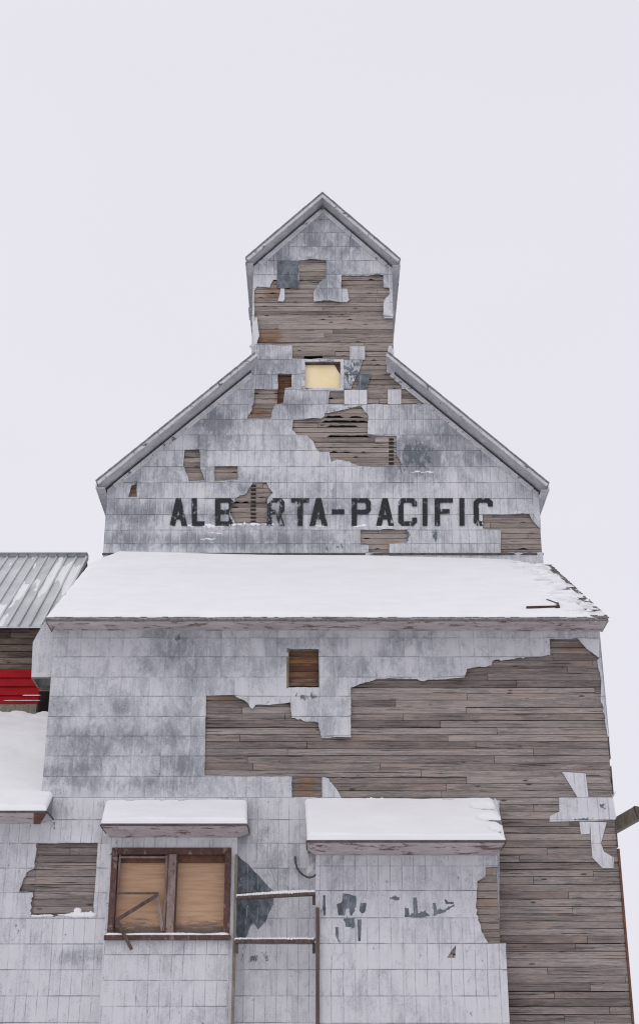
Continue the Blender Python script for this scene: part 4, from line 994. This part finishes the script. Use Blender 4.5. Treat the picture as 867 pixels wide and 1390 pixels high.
# back slope & ridge cap
BLb=Vector((AL0,13.0,ze)); BRb=Vector((ER.x,13.0,ze)); mb.hexa([RLp+dth,RRp+dth,BRb+dth,BLb+dth,RLp,RRp,BRb,BLb]); T+=[.5]*8
mb.at={'tint':T}
ar=mb.build('metal_roof',M_ROOFM,an)
mb=MB(); mb.beam(RLp+Vector((0,-.03,.045)),RRp+Vector((.03,-.03,.045)),.30,.03); mb.build('ridge_cap',M_ROOFM,ar)
def annsnow(u,v,x,y):
    h=.085*frac(x*1.9,y*.45,21,o=6)+.0
    h+= .035*math.exp(-((v-.55)/.2)**2)+.01*math.exp(-((v-.85)/.1)**2)-.032
    if u>.93: h+=.02*math.exp(-((v-.15)/.1)**2)
    return min(h,.022) if h>0 else h
o=Vector((0,0,.008)); snow('snow',ar,EL+o,ER+o,RLp+o,RRp+o,annsnow,190,80,edge=.1,lip=0)
# gable end wall and rake board
gx=AX-.0
mb=MB(); v=[(gx,YA+.1,0),(gx,12.9,0),(gx,12.9,ze-.03),(gx,9.2,Rz.z-.08),(gx,YA+.1,ze+.28)]
mb.v=v+[(gx-.05,p[1],p[2]) for p in v]; mb.face([0,1,2,3,4]); mb.face([9,8,7,6,5])
for i in range(5): mb.face([i,(i+1)%5,5+(i+1)%5,5+i])
mb.build('gable_wall',M_DARKWOOD,an)
mb=MB(); mb.beam(ER+Vector((.03,0,-.04)),RRp+Vector((.03,0,-.04)),.035,.12); mb.build('rake_board',M_TRIM,ar)
# filler wall added to keep the slot between annex and elevator dark
mb=MB(); mb.box(AX+.02,TXL-.02,8.0,8.06,0,at(60,856,8).z+.5); mb.build('alley_filler',M_DARKWOOD,an)
# =================================================================== GROUND
mb=MB(); n=24; S=1500
def gcoord(i): t=(i/n-.5)*2; return math.copysign(abs(t)**3*S,t)
for j in range(n+1):
    for i in range(n+1): mb.vert((gcoord(i),gcoord(j),0 if max(abs(gcoord(i)),abs(gcoord(j)))<60 else .6*fn(i*.7,j*.7)))
for j in range(n):
    for i in range(n): q=j*(n+1)+i; mb.face([q,q+1,q+n+2,q+n+1])
tag(mb.build('ground',M_SNOW,None,smooth=True),'snow-covered ground around the elevator','ground',kind='structure')
# =================================================================== SKY, LIGHT, CAMERA
w=bpy.data.worlds.new('World'); sc.world=w; w.use_nodes=True; nt=w.node_tree; nt.nodes.clear()
SE,SR=math.radians(42),math.radians(200)
sky=nt.nodes.new('ShaderNodeTexSky'); sky.sky_type='NISHITA'; sky.sun_disc=False; sky.sun_elevation=SE; sky.sun_rotation=SR; sky.air_density=1; sky.dust_density=3
b1=nt.nodes.new('ShaderNodeBackground'); nt.links.new(sky.outputs[0],b1.inputs[0]); b1.inputs[1].default_value=.05
b2=nt.nodes.new('ShaderNodeBackground'); b2.inputs[1].default_value=1.0
tc=nt.nodes.new('ShaderNodeTexCoord'); mp=nt.nodes.new('ShaderNodeMapping'); mp.inputs['Scale'].default_value=(1.2,1.2,2.6); nt.links.new(tc.outputs['Generated'],mp.inputs[0])
no=nt.nodes.new('ShaderNodeTexNoise'); no.inputs['Scale'].default_value=1.4; no.inputs['Detail'].default_value=3; nt.links.new(mp.outputs[0],no.inputs[0])
rp=nt.nodes.new('ShaderNodeValToRGB'); nt.links.new(no.outputs['Fac'],rp.inputs[0])
rp.color_ramp.elements[0].position=.3; rp.color_ramp.elements[0].color=(.835,.824,.892,1); rp.color_ramp.elements[1].position=.7; rp.color_ramp.elements[1].color=(.865,.853,.918,1)
nt.links.new(rp.outputs[0],b2.inputs[0])
mx=nt.nodes.new('ShaderNodeMixShader'); mx.inputs[0].default_value=.93      # cloud deck over the clear sky
nt.links.new(b1.outputs[0],mx.inputs[1]); nt.links.new(b2.outputs[0],mx.inputs[2])
wo=nt.nodes.new('ShaderNodeOutputWorld'); nt.links.new(mx.outputs[0],wo.inputs[0])
L=bpy.data.lights.new('sun','SUN'); L.energy=.5; L.angle=math.radians(35); L.color=(1,.97,.94)
lo=bpy.data.objects.new('sun',L); COL.objects.link(lo)
sd=Vector((-.35,-.62,.85)).normalized(); lo.rotation_euler=sd.to_track_quat('Z','Y').to_euler(); lo.location=(-20,-40,50)
az=math.atan2(sd.x,sd.y); sky.sun_rotation=az; sky.sun_elevation=math.asin(sd.z)
cam=bpy.data.cameras.new('camera'); co=bpy.data.objects.new('camera',cam); COL.objects.link(co)
co.location=(0,-D,CZ); co.rotation_euler=(math.pi/2+PIT,0,0)
cam.sensor_fit='VERTICAL'; cam.sensor_height=36; cam.lens=F/1390*36; cam.clip_end=5000
sc.camera=co
sc.cycles.pixel_filter_type='BLACKMAN_HARRIS'; sc.cycles.filter_width=1.15
sc.view_settings.view_transform='Standard'; sc.view_settings.look='None'; sc.view_settings.exposure=0; sc.view_settings.gamma=1
